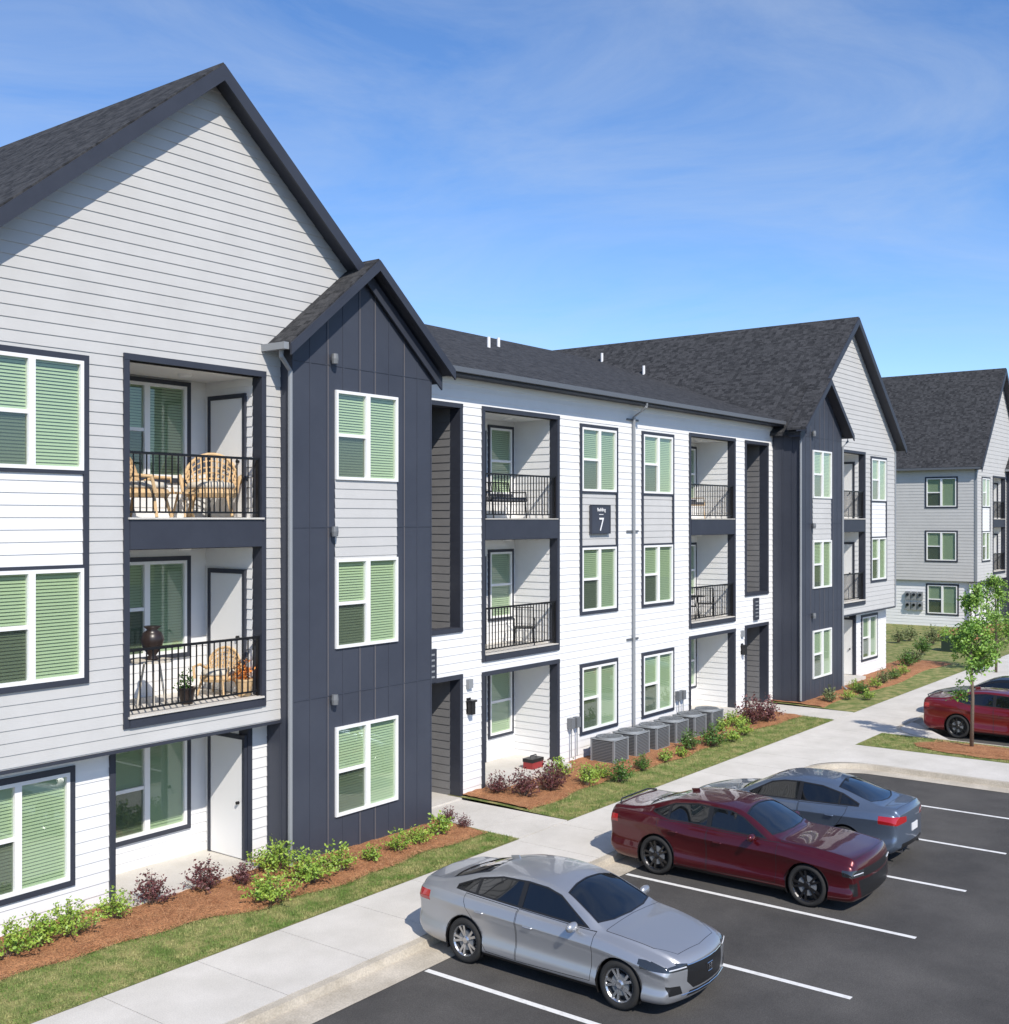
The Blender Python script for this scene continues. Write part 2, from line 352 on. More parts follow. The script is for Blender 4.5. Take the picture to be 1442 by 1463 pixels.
def build_building(B):
    ops = []
    for sg in (-1, 1):
        S = lambda a, b: (min(sg*a, sg*b), max(sg*a, sg*b))
        a, b = S(.63, 2.47); ops += [(a, b, WB[1]-.09, WB[2]+WH+.09), (a, b, WB[0]-.09, WB[0]+WH+.09)]
        a, b = S(3.5, 6.4); ops += [(a-.1, b+.1, 2.95, 8.78), (a-.1, b+.1, -.2, 2.72)]
        a, b = S(7.3, 8.9); ops += [(a-.1, b+.1, 3.72, 8.77), (a-.1, b+.1, -.2, 2.76)]
    w = MB(); siding(w, Tf(0), -9.6, 9.6, -.1, 9.32, ops); w.build('centre_wall', 'white_siding', B)
    MB().box(-9.5, 9.5, -.03, .02, 9.2, 9.38).build('frieze_board', 'vinyl', B)
    for sg in (-1, 1):
        S = lambda a, b: (min(sg*a, sg*b), max(sg*a, sg*b))
        a, b = S(.63, 2.47)
        for l in range(3): window(B, a+.09, 0, WB[l])
        stack_trim(B, a, b, 0, WB[1]-.09, WB[2]+WH+.09, 'grey_siding'); stack_trim(B, a, b, 0, WB[0]-.09, WB[0]+WH+.09)
        a, b = S(3.5, 6.4)
        for l in range(3): recess(B, a, b, 0, 1.3, l, False, True)
        jamb(B, a, b, 0, 2.95, 8.68); jamb(B, a, b, 0, -.1, 2.62)
        MB().box(a, b, -.05, 1.3, 5.73, 6.2).build('balcony_slab', 'navy_trim', B)
        MB().box(a, b, -.052, 1.3, 2.95, 3.1).build('balcony_slab', 'navy_trim', B)
        for z in (6.2, 3.1): MB().box(a, b, -.07, 1.29, z, z+.02).build('balcony_floor', 'concrete', B)
        for l in (1, 2): railing(B, a, b, .03, FL[l])
        a, b = S(7.3, 8.9)
        jamb(B, a, b, 0, 3.8, 8.67, deep=.45); jamb(B, a, b, 0, -.1, 2.66, deep=.45)
        MB().box(a-.1, b+.1, -.045, .25, 3.7, 3.8).build('sill_trim', 'navy_trim', B)
        s = MB(); siding(s, Tw(b), .25, 5, 0, 9.0); siding(s, Te(a), .25, 5, 0, 9.0); siding(s, Tf(5), a, b, 0, 9); s.build('stairwell_wall', 'stair_shade_siding', B)
        MB().box(a, b, .26, 5, 8.72, 8.8).build('stairwell_ceiling', 'stair_shade_siding', B)
        MB().box(a, b, 2.2, 5, 6.0, 6.2).build('stair_landing', 'concrete', B)
        MB().box(a, b, .26, 5, 2.75, 3.1).build('stair_landing', 'concrete', B)
        MB().box(a, b, -.1, 5, -.1, .04).build('breezeway_floor', 'concrete', B)
        s = MB()
        for i in range(8): s.box(a, b, 1.0+i*.28, 1.3+i*.28, 4.4+i*.18, 4.60+i*.18)
        s.build('stair_flight', 'concrete', B)
        railing(B, a, b, 2.2, 6.2)
        d = MB().box(a+.3, b-.3, 4.9, 4.95, .05, 2.15).build('entry_door', 'navy_trim', B)
        MB().box(b-.4, b-.34, 4.82, 4.9, 1.0, 1.06).build('handle', 'chrome', d)
        RZ, RX, SL = 13.72, 14.65, .835
        def lim(z, sg=sg):
            h = (RZ-.14-z)/SL; l, r_ = max(RX-h, 9.4), min(RX+h, 19.8)
            return (l, r_) if sg > 0 else (-r_, -l)
        bx = S(13.56, 16.2); wx = S(16.9, 18.74)
        w = MB(); lo, hi = S(9.4, 19.8)
        siding(w, Tf(-.7), lo, hi, 2.65, 13.55, [(bx[0]-.1, bx[1]+.1, 2.95, 8.78), (wx[0], wx[1], WB[1]-.09, WB[2]+WH+.09)], lim)
        w.build('gable_wall', 'grey_siding', B)
        for p0, p1, oo in ((13.1, 14.9, [(bx[0]-.1, bx[1]+.1, -.2, 2.72)]), (14.9, 19.8, [(bx[0]-.1, bx[1]+.1, -.2, 2.72), (wx[0], wx[1], WB[0]-.12, WB[0]+WH+.06)])):
            w = MB(); siding(w, Tf(-.33), *S(p0, p1), -.1, 2.6, oo); w.build('ground_floor_wall', 'white_siding', B)
        lo, hi = S(13.1, 19.8)
        MB().box(lo, hi, -.735, -.3, 2.6, 2.645).build('overhang_soffit', 'navy_trim', B)
        stack_trim(B, wx[0], wx[1], -.7, WB[1]-.09, WB[2]+WH+.09, 'white_siding'); stack_trim(B, wx[0], wx[1], -.33, WB[0]-.12, WB[0]+WH+.06)
        window(B, wx[0]+.09, -.33, WB[0]-.03)
        for l in (1, 2): window(B, wx[0]+.09, -.7, WB[l])
        for l in range(3): recess(B, bx[0], bx[1], -.33 if l == 0 else -.7, 1.13 if l == 0 else 1.5, l, True, False)
        jamb(B, bx[0], bx[1], -.7, 2.95, 8.68); jamb(B, bx[0], bx[1], -.33, -.1, 2.6, top=False)
        MB().box(bx[0], bx[1], -.75, .8, 5.73, 6.2).build('balcony_slab', 'navy_trim', B)
        MB().box(bx[0], bx[1], -.752, .8, 2.95, 3.1).build('balcony_slab', 'navy_trim', B)
        for z in (6.2, 3.1): MB().box(bx[0]-.03, bx[1]+.03, -.78, .79, z, z+.03).build('balcony_floor', 'concrete', B)
        for l in (1, 2): railing(B, bx[0], bx[1], -.66, FL[l])
        w = MB(); T = Te(19.8) if sg > 0 else Tw(-19.8)
        sops = [(p, p+WW+.18, WB[l]-.09, WB[l]+WH+.09) for p in (.3, 6.3, 12.3) for l in range(3)]
        siding(w, T, -.7, 20.5, 2.65, 9.3, sops); w.build('side_wall', 'grey_siding', B)
        w = MB(); T2 = Te(19.6) if sg > 0 else Tw(-19.6); siding(w, T2, -.33, 20.5, -.1, 2.65, sops); w.build('ground_floor_wall', 'white_siding', B)
        for o in sops:
            xs = sg*(19.8 if o[2] > 2.65 else 19.6)
            t = MB()
            for p, q, e, g in ((o[0], o[0]+.09, o[2], o[3]), (o[1]-.09, o[1], o[2], o[3]), (o[0]+.09, o[1]-.09, o[3]-.09, o[3]), (o[0]+.09, o[1]-.09, o[2], o[2]+.09)):
                t.box(min(xs+sg*.035, xs-sg*.02), max(xs+sg*.035, xs-sg*.02), p, q, e, g)
            t.build('window_trim', 'navy_trim', B)
            if sg < 0: window(B, xs, o[1]-.09, o[2]+.09, -math.pi/2)
            else: window(B, xs, o[0]+.09, o[2]+.09, math.pi/2)
        MB().box(*S(19.72, 19.84), -.74, -.62, 2.65, 9.3).build('corner_board', 'downspout', B)
        e1 = (sg*(RX-5.5), RZ-SL*5.5); e2 = (sg*(RX+5.45), RZ-SL*5.45); rd = (sg*RX, RZ)
        r = MB(); slope_slab(r, rd, e1, -1.06, 21.2, .12); slope_slab(r, rd, e2, -1.06, 21.2, .12); r.build('gable_roof', 'shingle', B)
        f = MB()
        for e in (e1, e2):
            slope_slab(f, (rd[0], rd[1]-.035), (e[0], e[1]-.035), -1.10, -1.062, .27)
            slope_slab(f, (rd[0], rd[1]-.125), (e[0], e[1]-.125), -1.06, -.69, .05)
        f.build('rake_board', 'navy_trim', B)
        x = e2[0]; MB().box(min(x, x+sg*.1), max(x, x+sg*.1), -1.0, 21, e2[1]-.13, e2[1]-.01).build('gutter', 'gutter', B)
        tc, TZ = 11.235, 11.08
        tl = lambda z, sg=sg: (sg*tc-(TZ-.1-z)/.83, sg*tc+(TZ-.1-z)/.83)
        lo, hi = S(9.37, 13.1); yt = -1.0
        wa = sg*tc-WW/2; wops = [(wa, wa+WW, WB[0], WB[0]+WH), (wa, wa+WW, WB[1], WB[2]+WH)]
        t = MB(); zs = [-.1, WB[0], WB[0]+WH, WB[1], WB[2]+WH, 9.3, TZ-.1]
        for p, q in zip(zs[:-1], zs[1:]):
            l0, h0 = tl(p); l1, h1 = tl(q); l0, l1 = max(l0, lo), max(l1, lo); h0, h1 = min(h0, hi), min(h1, hi)
            cut_ = [(o[0], o[1]) for o in wops if o[2] < (p+q)/2 < o[3]]
            for s, e in minus((l0, h0), cut_):
                t.quad((s, yt, p), (e, yt, p), (h1 if e == h0 else e, yt, q), (l1 if s == l0 else s, yt, q))
        nb = 9
        for i in range(nb+1):
            x = lo+.02+(hi-lo-.04)*i/nb; zt = min(TZ-.1-.83*abs(x-sg*tc), 20)
            for p, q in minus((-.1, zt), [(o[2], o[3]) for o in wops if o[0]-.02 < x < o[1]+.02]): t.box(x-.016, x+.016, yt-.007, yt, p, q)
        for z in (2.98, 6.05, 9.0):
            for p, q in minus((lo, hi), [(o[0], o[1]) for o in wops if o[2]-.02 < z < o[3]+.02]): t.box(p, q, yt-.009, yt, z, z+.015)
        outer, inner = sg*13.1, sg*9.37
        t.quad((outer, yt, -.1), (outer, -.3, -.1), (outer, -.3, 9.25), (outer, yt, 9.25)); t.quad((inner, yt, -.1), (inner, 0, -.1), (inner, 0, 9.25), (inner, yt, 9.25))
        for x, yb in ((outer, -.35), (inner, -.02)):
            y = yt+.3
            while y < yb: t.box(x-.008, x+.008, y-.016, y+.016, -.1, 9.2); y += .33
        t.build('tower_wall', 'navy', B)
        jn = MB()
        for i in (2, 4, 5, 7):
            x = lo+.02+(hi-lo-.04)*(i)/nb+.018; zt = TZ-.12-.83*abs(x-sg*tc)
            for p, q in minus((-.1, zt), [(o[2], o[3]) for o in wops if o[0]-.02 < x < o[1]+.02]): jn.box(x, x+.010, yt-.006, yt, p, q)
        jn.build('panel_joint', 'joint', B)
        p = MB(); siding(p, Tf(yt), wa, wa+WW, WB[1]+WH, WB[2]); p.build('spandrel_panel', 'grey_siding', B)
        for l in range(3): window(B, wa, yt, WB[l])
        r = MB(); e1 = (sg*tc-2.2, TZ-.83*2.2); e2 = (sg*tc+2.2, TZ-.83*2.2); rd = (sg*tc, TZ)
        slope_slab(r, rd, e1, yt-.32, -.66, .08); slope_slab(r, rd, e2, yt-.32, -.66, .08); r.build('tower_roof', 'shingle', B)
        f = MB()
        for e in (e1, e2):
            slope_slab(f, (rd[0], rd[1]-.03), (e[0], e[1]-.03), yt-.36, yt-.322, .20)
            slope_slab(f, (rd[0], rd[1]-.085), (e[0], e[1]-.085), yt-.32, yt+.01, .05)
        f.build('rake_board', 'navy_trim', B)
        xo = sg*(13.1+.34); MB().box(min(xo, xo+sg*.11), max(xo, xo+sg*.11), yt-.3, -.7, TZ-.83*2.2-.13, TZ-.83*2.2-.01).build('gutter', 'downspout', B)
        xd = sg*13.16
        MB().tube([(xo, -1.1, 9.15), (xo, -1.1, 9.02), (xd, -1.02, 8.8), (xd, -1.02, .2), (xd+sg*.05, -1.15, .08)], .042, 8).build('downspout', 'downspout', B)
        if sg > 0:
            MB().tube([(9.32, -1.03, 9.15), (9.32, -1.03, .15)], .040, 8).build('downspout', 'downspout', B)
        for z in (9.12, 5.98, 2.92):
            MB().lathe([(0, -.09), (.06, -.09), (.07, 0), (.06, .09), (0, .09)], 12, (lo+.95, yt-.09, z)).box(lo+.93, lo+.97, yt-.06, yt, z-.02, z+.02).build('floodlight', 'ac2', B)
        xl = sg*6.98
        MB().box(xl-.07, xl+.07, -.03, 0, 1.85, 2.2).box(xl-.09, xl+.09, -.2, -.03, 2.12, 2.16).box(xl-.06, xl+.06, -.17, -.05, 1.84, 2.12).build('wall_lantern', 'blackp', B)
        MB().box(xl-.08, xl+.08, -.09, 0, 2.42, 2.62).build('alarm_box', 'downspout', B)
    r = MB()
    for (ya, za, yb, zb) in ((-.42, 9.5, 10.3, 13.07), (21.0, 9.5, 10.3, 13.07)):
        r.add([(-13.4, ya, za), (13.4, ya, za), (13.4, yb, zb), (-13.4, yb, zb), (-13.4, ya, za-.1), (13.4, ya, za-.1), (13.4, yb, zb-.1), (-13.4, yb, zb-.1)],
              [(0, 1, 2, 3), (4, 7, 6, 5), (0, 4, 5, 1), (0, 3, 7, 4), (1, 5, 6, 2)])
    r.build('main_roof', 'shingle', B)
    MB().box(-9.3, 9.3, -.53, -.42, 9.38, 9.49).build('gutter', 'gutter', B)
    MB().box(-9.4, 9.4, -.42, 0, 9.335, 9.375).build('eave_soffit', 'navy_trim', B)
    MB().tube([(.12, -.48, 9.36), (.12, -.47, 9.25), (.12, -.08, 9.0), (.12, -.08, .3), (.12, -.2, .15)], .042, 8).build('downspout', 'downspout', B)
    for z in (8.9, 5.85, 2.9): MB().box(-.18, .42, -.05, -.02, z, z+.05).build('downspout_bracket', 'gutter', B)
    MB().quad((-19.8, 20.5, -.1), (19.8, 20.5, -.1), (19.8, 20.5, 9.5), (-19.8, 20.5, 9.5)).build('rear_wall', 'grey_siding', B)
    for x, y, z in ((1.3, 5.9, 11.6), (3.1, 6.9, 11.9), (13.6, 9.5, 12.85), (12.6, 6.9, 12.0), (-4.2, 4, 10.95)):
        MB().tube([(x, y, z-.2), (x, y, z+.33)], .055, 10).build('vent_pipe', 'pipe', B)

AX = 26.63
B7 = empty('apartment_building', (AX, 16, 0))
build_building(B7)
tag(B7, 'long three storey apartment building with navy gabled towers filling the left and centre', 'building', 'apartment buildings')
B8 = copy_tree(B7); B8.location = (AX+60.2, 18.2, 0)
for ch in B8.children:
    if ch.name.split('.')[0] in ('gable_roof', 'gable_wall', 'rake_board'):
        if ch.name.startswith('rake') and max(v.co.z for v in ch.data.vertices) < 12: continue
        ch.data = ch.data.copy()
        for v in ch.data.vertices:
            if v.co.z > 9.1: v.co.z = 9.1+(v.co.z-9.1)*1.34
tag(B8, 'farther grey gabled apartment building at the right edge beyond the long one', 'building', 'apartment buildings')

# ------------------------------------------------------------------ signs
def text(s, size, loc, parent, name='lettering', rz=0, m='signwhite'):
    cu = bpy.data.curves.new(name, 'FONT'); cu.body = s; cu.size = size; cu.extrude = .004; cu.align_x = 'CENTER'
    to = bpy.data.objects.new(name+'_tmp', cu); COL.objects.link(to)
    dg = bpy.context.evaluated_depsgraph_get(); me = bpy.data.meshes.new_from_object(to.evaluated_get(dg))
    bpy.data.objects.remove(to); me.name = name; me.materials.clear(); me.materials.append(M[m])
    o = bpy.data.objects.new(name, me); COL.objects.link(o); o.rotation_euler = (R(90), 0, rz); o.location = loc; o.parent = parent; return o
sg_ = empty('building_sign', (25.06, 15.94, 6.2))
MB().box(-.46, .46, -.03, .03, -.38, .38).build('sign_board', 'navy', sg_)
MB().box(-.46, -.435, -.04, -.03, -.38, .38).box(.435, .46, -.04, -.03, -.38, .38).box(-.435, .435, -.04, -.03, -.38, -.355).box(-.435, .435, -.04, -.03, .355, .38).build('border', 'navy_trim', sg_)
text('7', .50, (0, -.04, -.30), sg_); text('Building', .13, (0, -.04, .21), sg_)
MB().box(-.10, .10, -.038, -.03, .12, .135).build('underline', 'signwhite', sg_)
tag(sg_, 'square navy building sign with a white number 7 between two windows', 'sign')
for (x, z, lb) in ((18.32, 3.05, 'dark unit directory plaque above the left stair entrance'), (34.62, 3.25, 'dark unit directory plaque above the right stair entrance')):
    p = empty('directory_plaque', (x, 15.95, z)); MB().box(-.17, .17, -.03, .03, -.36, .36).build('plaque_board', 'navy_trim', p)
    tag(p, lb, 'sign', 'directory plaques')
    for i in range(5): MB().box(-.12, .10, -.034, -.03, -.26+i*.12, -.22+i*.12).build('raised_line', 'downspout', p)

# ------------------------------------------------------------------ ground
def sm(t): t = max(0, min(1, t)); return t*t*(3-2*t)
def gh(X, Y): return sm((Y-13.3)/1.9)*(.04+.09*(1-sm((X-12)/5)))
def grid(name, m, xs, ylo, yhi, ny, zoff, kind='structure', rough=0):
    mb = MB(); n = len(xs)
    for x in xs:
        a, b = ylo(x), yhi(x)
        for j in range(ny+1):
            y = a+(b-a)*j/ny; e = 0 if j in (0,) else 1
            mb.v.append((x, y, gh(x, y)+zoff*(1 if e else .1)+random.uniform(-rough, rough)*e))
    for i in range(n-1):
        for j in range(ny): k = i*(ny+1)+j; mb.f.append((k, k+ny+1, k+ny+2, k+1))
    o = mb.build(name, m, smooth=True); tag(o, kind=kind); return o
def rng(a, b, st): n = max(1, int((b-a)/st)); return [a+(b-a)*i/n for i in range(n+1)]

MB().quad((-1500, -1500, -.22), (1500, -1500, -.22), (1500, 1500, -.22), (-1500, 1500, -.22)).build('ground', 'field')['kind'] = 'structure'
MB().quad((-60, -60, -.13), (110, -60, -.13), (110, 11.0, -.13), (-60, 11.0, -.13)).build('parking_lot', 'asphalt')['kind'] = 'structure'
for a, b in ((-20, 17.6), (19.3, 33.96), (35.66, 48)):
    grid('lawn', 'lawn', rng(a, b, .4), lambda x: 13.05, lambda x: 16.3, 8, .012)
MB().quad((48, 13.05, .012), (150, 13.05, .012), (150, 80, .012), (48, 80, .012)).build('lawn', 'lawn')['kind'] = 'structure'
def e_left(x): return 14.30-.50*sm((x-10.4)/1.6)+.07*math.sin(x*1.7)+.04*math.sin(x*4.1)
def e_mid(x): return 14.15+.10*math.sin(x*.9)+.05*math.sin(x*3.3)
def e_r(x): return 14.1+.15*math.sin(x*.7)
grid('mulch_bed', 'mulch', rng(-8, 17.45, .12), e_left, lambda x: 16.1, 16, .05, rough=.012)
grid('mulch_bed', 'mulch', rng(19.4, 33.8, .12), e_mid, lambda x: 16.1, 16, .05, rough=.012)
grid('mulch_bed', 'mulch', rng(35.8, 50, .25), e_r, lambda x: 16.1, 10, .05, rough=.012)
grid('mulch_bed', 'mulch', rng(60, 70, .4), lambda x: 15.9+.2*math.sin(x), lambda x: 18.2, 6, .05, rough=.012)

def scatter(name, m, n, fn, length, width, up, label):
    vs = []; fs = []
    for i in range(n):
        x, y, z = fn(); a = random.uniform(0, 2*math.pi); l = length*random.uniform(.6, 1.3); w = width
        u = up*random.uniform(.3, 1.2)
        dx, dy = math.cos(a), math.sin(a); o = len(vs)
        lx = l*math.sqrt(max(0, 1-min(1, u)**2))
        vs += [(x-dy*w, y+dx*w, z), (x+dy*w, y-dx*w, z), (x+dx*lx, y+dy*lx, z+l*min(1, u)+.004)]
        fs.append((o, o+1, o+2))
    mb = MB(); mb.v = vs; mb.f = fs; o = mb.build(name, m); tag(o, label, kind='stuff'); return o
def in_bed(a, b, e, top):
    def f():
        x = random.uniform(a, b); lo = e(x)-.06; t_ = top(x)
        if 10.3 < x < 13.2: t_ = 15.25
        y = lo+random.random()**1.1*(t_-lo); return x, y, gh(x, y)+.045
    return f
scatter('pine_straw', 'straw', 26000, in_bed(5, 17.45, e_left, lambda x: 15.7 if x < 13.5 else 15.0), .09, .004, .25, 'loose pine straw on the left bed')
scatter('pine_straw', 'straw', 14000, in_bed(19.4, 33.8, e_mid, lambda x: 15.6), .10, .005, .25, 'loose pine straw on the middle bed')
def lawnf(a, b, e):
    def f():
        x = random.uniform(a, b); y = random.uniform(13.05, e(x)+.07); return x, y, gh(x, y)+.01
    return f
scatter('grass', 'blades', 42000, lawnf(5, 17.6, e_left), .045, .004, .8, 'short mown grass beside the left sidewalk')
scatter('grass', 'blades', 22000, lawnf(19.3, 33.96, e_mid), .05, .005, .8, 'short mown grass beside the middle sidewalk')

sw = MB(); x = -20
while x < 110:
    sw.box(x+.006, x+1.494, 11.17, 13.045, -.2, 0); x += 1.5
for a, b in ((17.62, 19.28), (33.98, 35.64)):
    for y in (13.06, 14.06, 15.06): sw.box(a, b, y+.004, y+.99 if y < 15 else 16.0, -.2, .008)
o = sw.build('sidewalk', 'concrete'); o['kind'] = 'structure'
MB().box(-20, 110, 11.2, 13.03, -.15, -.02).build('sidewalk_joint_bed', 'gutterpan')['kind'] = 'structure'
def arc(c, r, a0, a1, n=12): return [(c[0]+r*math.cos(R(a0+(a1-a0)*i/n)), c[1]+r*math.sin(R(a0+(a1-a0)*i/n))) for i in range(n+1)]
def strip(path, offs, zs, name, m):
    mb = MB(); k = len(offs); n = len(path)
    for i, p in enumerate(path):
        t = Vector(path[min(i+1, n-1)]) - Vector(path[max(i-1, 0)]); t.normalize(); nr = Vector((-t.y, t.x))
        for o, z in zip(offs, zs): mb.v.append((p[0]+nr.x*o, p[1]+nr.y*o, z))
    for i in range(n-1):
        for j in range(k-1): a = i*k+j; mb.f.append((a, a+k, a+k+1, a+1))
    o = mb.build(name, m); o['kind'] = 'structure'; return o
path1 = [(-20, 11.0)] + [(x, 11.0) for x in range(-18, 27, 2)] + arc((27, 9.7), 1.3, 90, 0) + [(28.3, y) for y in (8, 6.5, 5, 4)]
strip(path1, (.165, .15, .02, 0, -.5), (-.1, 0, 0, -.115, -.122), 'kerb', 'gutterpan')
path2 = [(32.9, 4), (32.9, 6), (32.9, 8)] + arc((34.2, 9.7), 1.3, 180, 90) + [(x, 11.0) for x in range(36, 110, 3)]
strip(path2, (.165, .15, .02, 0, -.5), (-.1, 0, 0, -.115, -.122), 'kerb', 'gutterpan')
pz = MB(); pts = [(p[0]+.15, p[1]+.15) for p in arc((27, 9.7), 1.3, 90, 0)]
pz.add([(27.0, 11.168, -.004)] + [(p[0], min(p[1], 11.168), -.004) for p in pts] + [(28.45, 4, -.004), (30.6, 4, -.004), (30.6, 11.168, -.004)], [tuple(range(len(pts)+4))])
pz.build('ramp_walk', 'concrete')['kind'] = 'structure'
MB().quad((30.6, 4, .0), (32.76, 4, .0), (32.76, 11.168, .0), (30.6, 11.168, .0)).build('island_lawn', 'lawn')['kind'] = 'structure'
MB().quad((32.74, 9.2, -.002), (35, 10.9, -.002), (35, 11.168, -.002), (32.74, 11.168, -.002)).build('island_walk', 'concrete')['kind'] = 'structure'
MB().box(28.3, 32.9, 3.88, 4.0, -.2, 0).build('kerb', 'gutterpan')['kind'] = 'structure'
MB().quad((28.6, 6.1, .001), (30.0, 6.1, .001), (30.0, 6.72, .001), (28.6, 6.72, .001)).build('tactile_pad', 'yellow')['kind'] = 'structure'
mi = MB(); n = 28
mi.add([(31.7+math.cos(2*math.pi*i/n)*(.85+.06*math.sin(i*2.3)), 8.0+math.sin(2*math.pi*i/n)*(1.9+.1*math.sin(i*3.1)), .02) for i in range(n)] + [(31.7, 8.0, .10)], [(i, (i+1) % n, n) for i in range(n)])
mi.build('mulch_ring', 'mulch')['kind'] = 'structure'
scatter('pine_straw', 'straw', 3500, lambda: (31.7+random.uniform(-.6, .6), 8.0+random.uniform(-1.5, 1.5), .05), .10, .005, .25, 'loose pine straw on the tree island')
scatter('grass', 'blades', 9000, lambda: (random.uniform(30.62, 32.72), random.uniform(6, 11.1), .0), .05, .005, .8, 'short mown grass on the tree island')
pl = MB()
for i in range(-3, 6):
    xx = 11.95+2.7*i; pl.quad((xx-.05, 5.4, -.126), (xx+.05, 5.4, -.126), (xx+.05, 10.48, -.126), (xx-.05, 10.48, -.126))
for i in range(0, 8):
    xx = 33.4+2.7*i; pl.quad((xx-.05, 5.4, -.126), (xx+.05, 5.4, -.126), (xx+.05, 10.48, -.126), (xx-.05, 10.48, -.126))
pl.build('parking_lines', 'paint')['kind'] = 'structure'

# ------------------------------------------------------------------ plants
def shrub_mesh(m, ns, r, h, nl, ls, seed, droop=.3, tight=1.0):
    rg = random.Random(seed); lv = []; lf = []; st = MB()
    for i in range(ns):
        a = rg.uniform(0, 2*math.pi); rr = r*math.sqrt(rg.random())*tight; hh = h*(1-.55*(rr/r)**2)*rg.uniform(.5, 1.25)
        b0 = Vector((math.cos(a)*rr*.2, math.sin(a)*rr*.2, 0)); tip = Vector((math.cos(a)*rr*rg.uniform(.8, 1.25), math.sin(a)*rr*rg.uniform(.8, 1.25), hh))
        md = (b0+tip)/2+Vector((0, 0, hh*droop))
        if i % 3 == 0: st.tube([b0, md, tip], [.006, .004, .002], 4)
        for k in range(nl):
            t = .25+.75*(k+rg.random())/nl; p = b0*(1-t)**2+md*2*t*(1-t)+tip*t*t
            p += Vector((rg.gauss(0, .016), rg.gauss(0, .016), rg.gauss(0, .016)))
            d = Vector((rg.uniform(-1, 1), rg.uniform(-1, 1), rg.uniform(-.3, 1))).normalized(); s = d.cross(Vector((rg.uniform(-1, 1), rg.uniform(-1, 1), rg.uniform(-1, 1)))).normalized()
            l = ls*rg.uniform(.6, 1.3); o = len(lv)
            lv += [tuple(p), tuple(p+d*l*.5+s*l*.28), tuple(p+d*l), tuple(p+d*l*.5-s*l*.28)]; lf.append((o, o+1, o+2, o+3))
    me = bpy.data.meshes.new('foliage'); me.from_pydata(lv, [], lf); me.materials.append(M[m])
    ms = bpy.data.meshes.new('stems'); ms.from_pydata(st.v, [], st.f); ms.materials.append(M['bark'])
    return me, ms
KINDS = {
 'lime': ('lime', 50, .34, .42, 14, .052, .35, 'lime green', 'lime_green_shrub'),
 'limebig': ('lime', 76, .50, .48, 15, .056, .35, 'broad lime green', 'lime_green_shrub'),
 'green': ('green', 70, .30, .46, 14, .05, .25, 'dark green', 'dark_green_shrub'),
 'purple': ('purple', 62, .38, .50, 13, .055, .2, 'burgundy leaved', 'burgundy_shrub'),
 'small': ('lime', 34, .20, .26, 11, .045, .3, 'small bright green', 'bright_green_shrub'),
 'olive': ('olive', 60, .26, .40, 12, .05, .3, 'olive green', 'olive_green_shrub')}
SM = {k: [shrub_mesh(v[0], v[1], v[2], v[3], v[4], v[5], 10*i+s, v[6]) for s in range(3)] for i, (k, v) in enumerate(KINDS.items())}
ORD = ['first', 'second', 'third', 'fourth', 'fifth', 'sixth', 'seventh', 'eighth', 'ninth', 'tenth', 'eleventh', 'twelfth']
def bed(items, place):
    cnt = {}
    for kind, px, py, sc in sorted(items, key=lambda q: q[1]):
        X, Y = at(px, py, .12); lo = 14.3 if X < 11 else 13.95
        if place.startswith('the left') : Y = min(max(Y, lo), 15.35 if X < 13.2 else 14.75)
        c = cnt.get(kind, 0); cnt[kind] = c+1
        me, ms = SM[kind][random.randrange(3)]
        e = empty(KINDS[kind][8], (X, Y, gh(X, Y)+.03), random.uniform(0, 6))
        e.scale = (sc, sc, sc*random.uniform(.9, 1.1))
        f = bpy.data.objects.new('foliage', me); COL.objects.link(f); f.parent = e
        s = bpy.data.objects.new('stems', ms); COL.objects.link(s); s.parent = e
        tag(e, '%s shrub in %s, %s from the left' % (KINDS[kind][7], place, ORD[min(c, 11)]), 'shrub', '%s shrubs' % KINDS[kind][7])
bed([('limebig', 10, 1372, .95), ('lime', 52, 1355, 1), ('limebig', 100, 1340, .95), ('lime', 165, 1316, 1), ('purple', 218, 1296, 1.0), ('purple', 292, 1276, 1.0), ('purple', 348, 1266, .7),
     ('limebig', 386, 1284, 1.0), ('limebig', 392, 1246, 1.0), ('limebig', 440, 1258, 1.05), ('lime', 484, 1242, 1.1), ('small', 532, 1226, 1.2), ('lime', 570, 1212, .85), ('lime', 598, 1200, .85), ('small', 628, 1188, 1.5), ('purple', 626, 1168, .6), ('purple', 664, 1178, .5)], 'the left bed')
bed([('purple', 712, 1130, .95), ('purple', 748, 1134, 1.15), ('purple', 785, 1126, 1.3), ('lime', 800, 1108, 1.2), ('lime', 838, 1118, 1.0), ('limebig', 856, 1108, .75), ('green', 886, 1112, 1.1), ('green', 918, 1096, .8), ('small', 952, 1084, 1.2),
     ('green', 986, 1068, 1.1), ('green', 1018, 1062, 1.3), ('small', 1046, 1055, 1.4), ('lime', 1062, 1046, 1.0), ('limebig', 1050, 1036, 1.0), ('purple', 1072, 1032, 1.5), ('purple', 1094, 1028, 1.4), ('small', 975, 1077, 1.1), ('lime', 1030, 1042, .9)], 'the middle bed')
bed([('olive', 1186, 1000, 1.2), ('lime', 1212, 996, .8), ('green', 1232, 988, 1), ('lime', 1250, 980, .9), ('olive', 1262, 974, 1.2), ('green', 1276, 968, 1), ('lime', 1290, 962, 1), ('green', 1296, 950, 1.5), ('olive', 1308, 944, 1.3), ('lime', 1222, 984, .9), ('small', 1240, 996, 1.3)], 'the bed past the second tower')
bed([('olive', 1284, 916, 1.6), ('olive', 1300, 913, 1.8), ('green', 1318, 932, 1.5), ('olive', 1333, 918, 1.8), ('lime', 1350, 913, 1.6), ('green', 1375, 911, 1.8), ('lime', 1424, 915, 1.6)], 'the distant lawn')

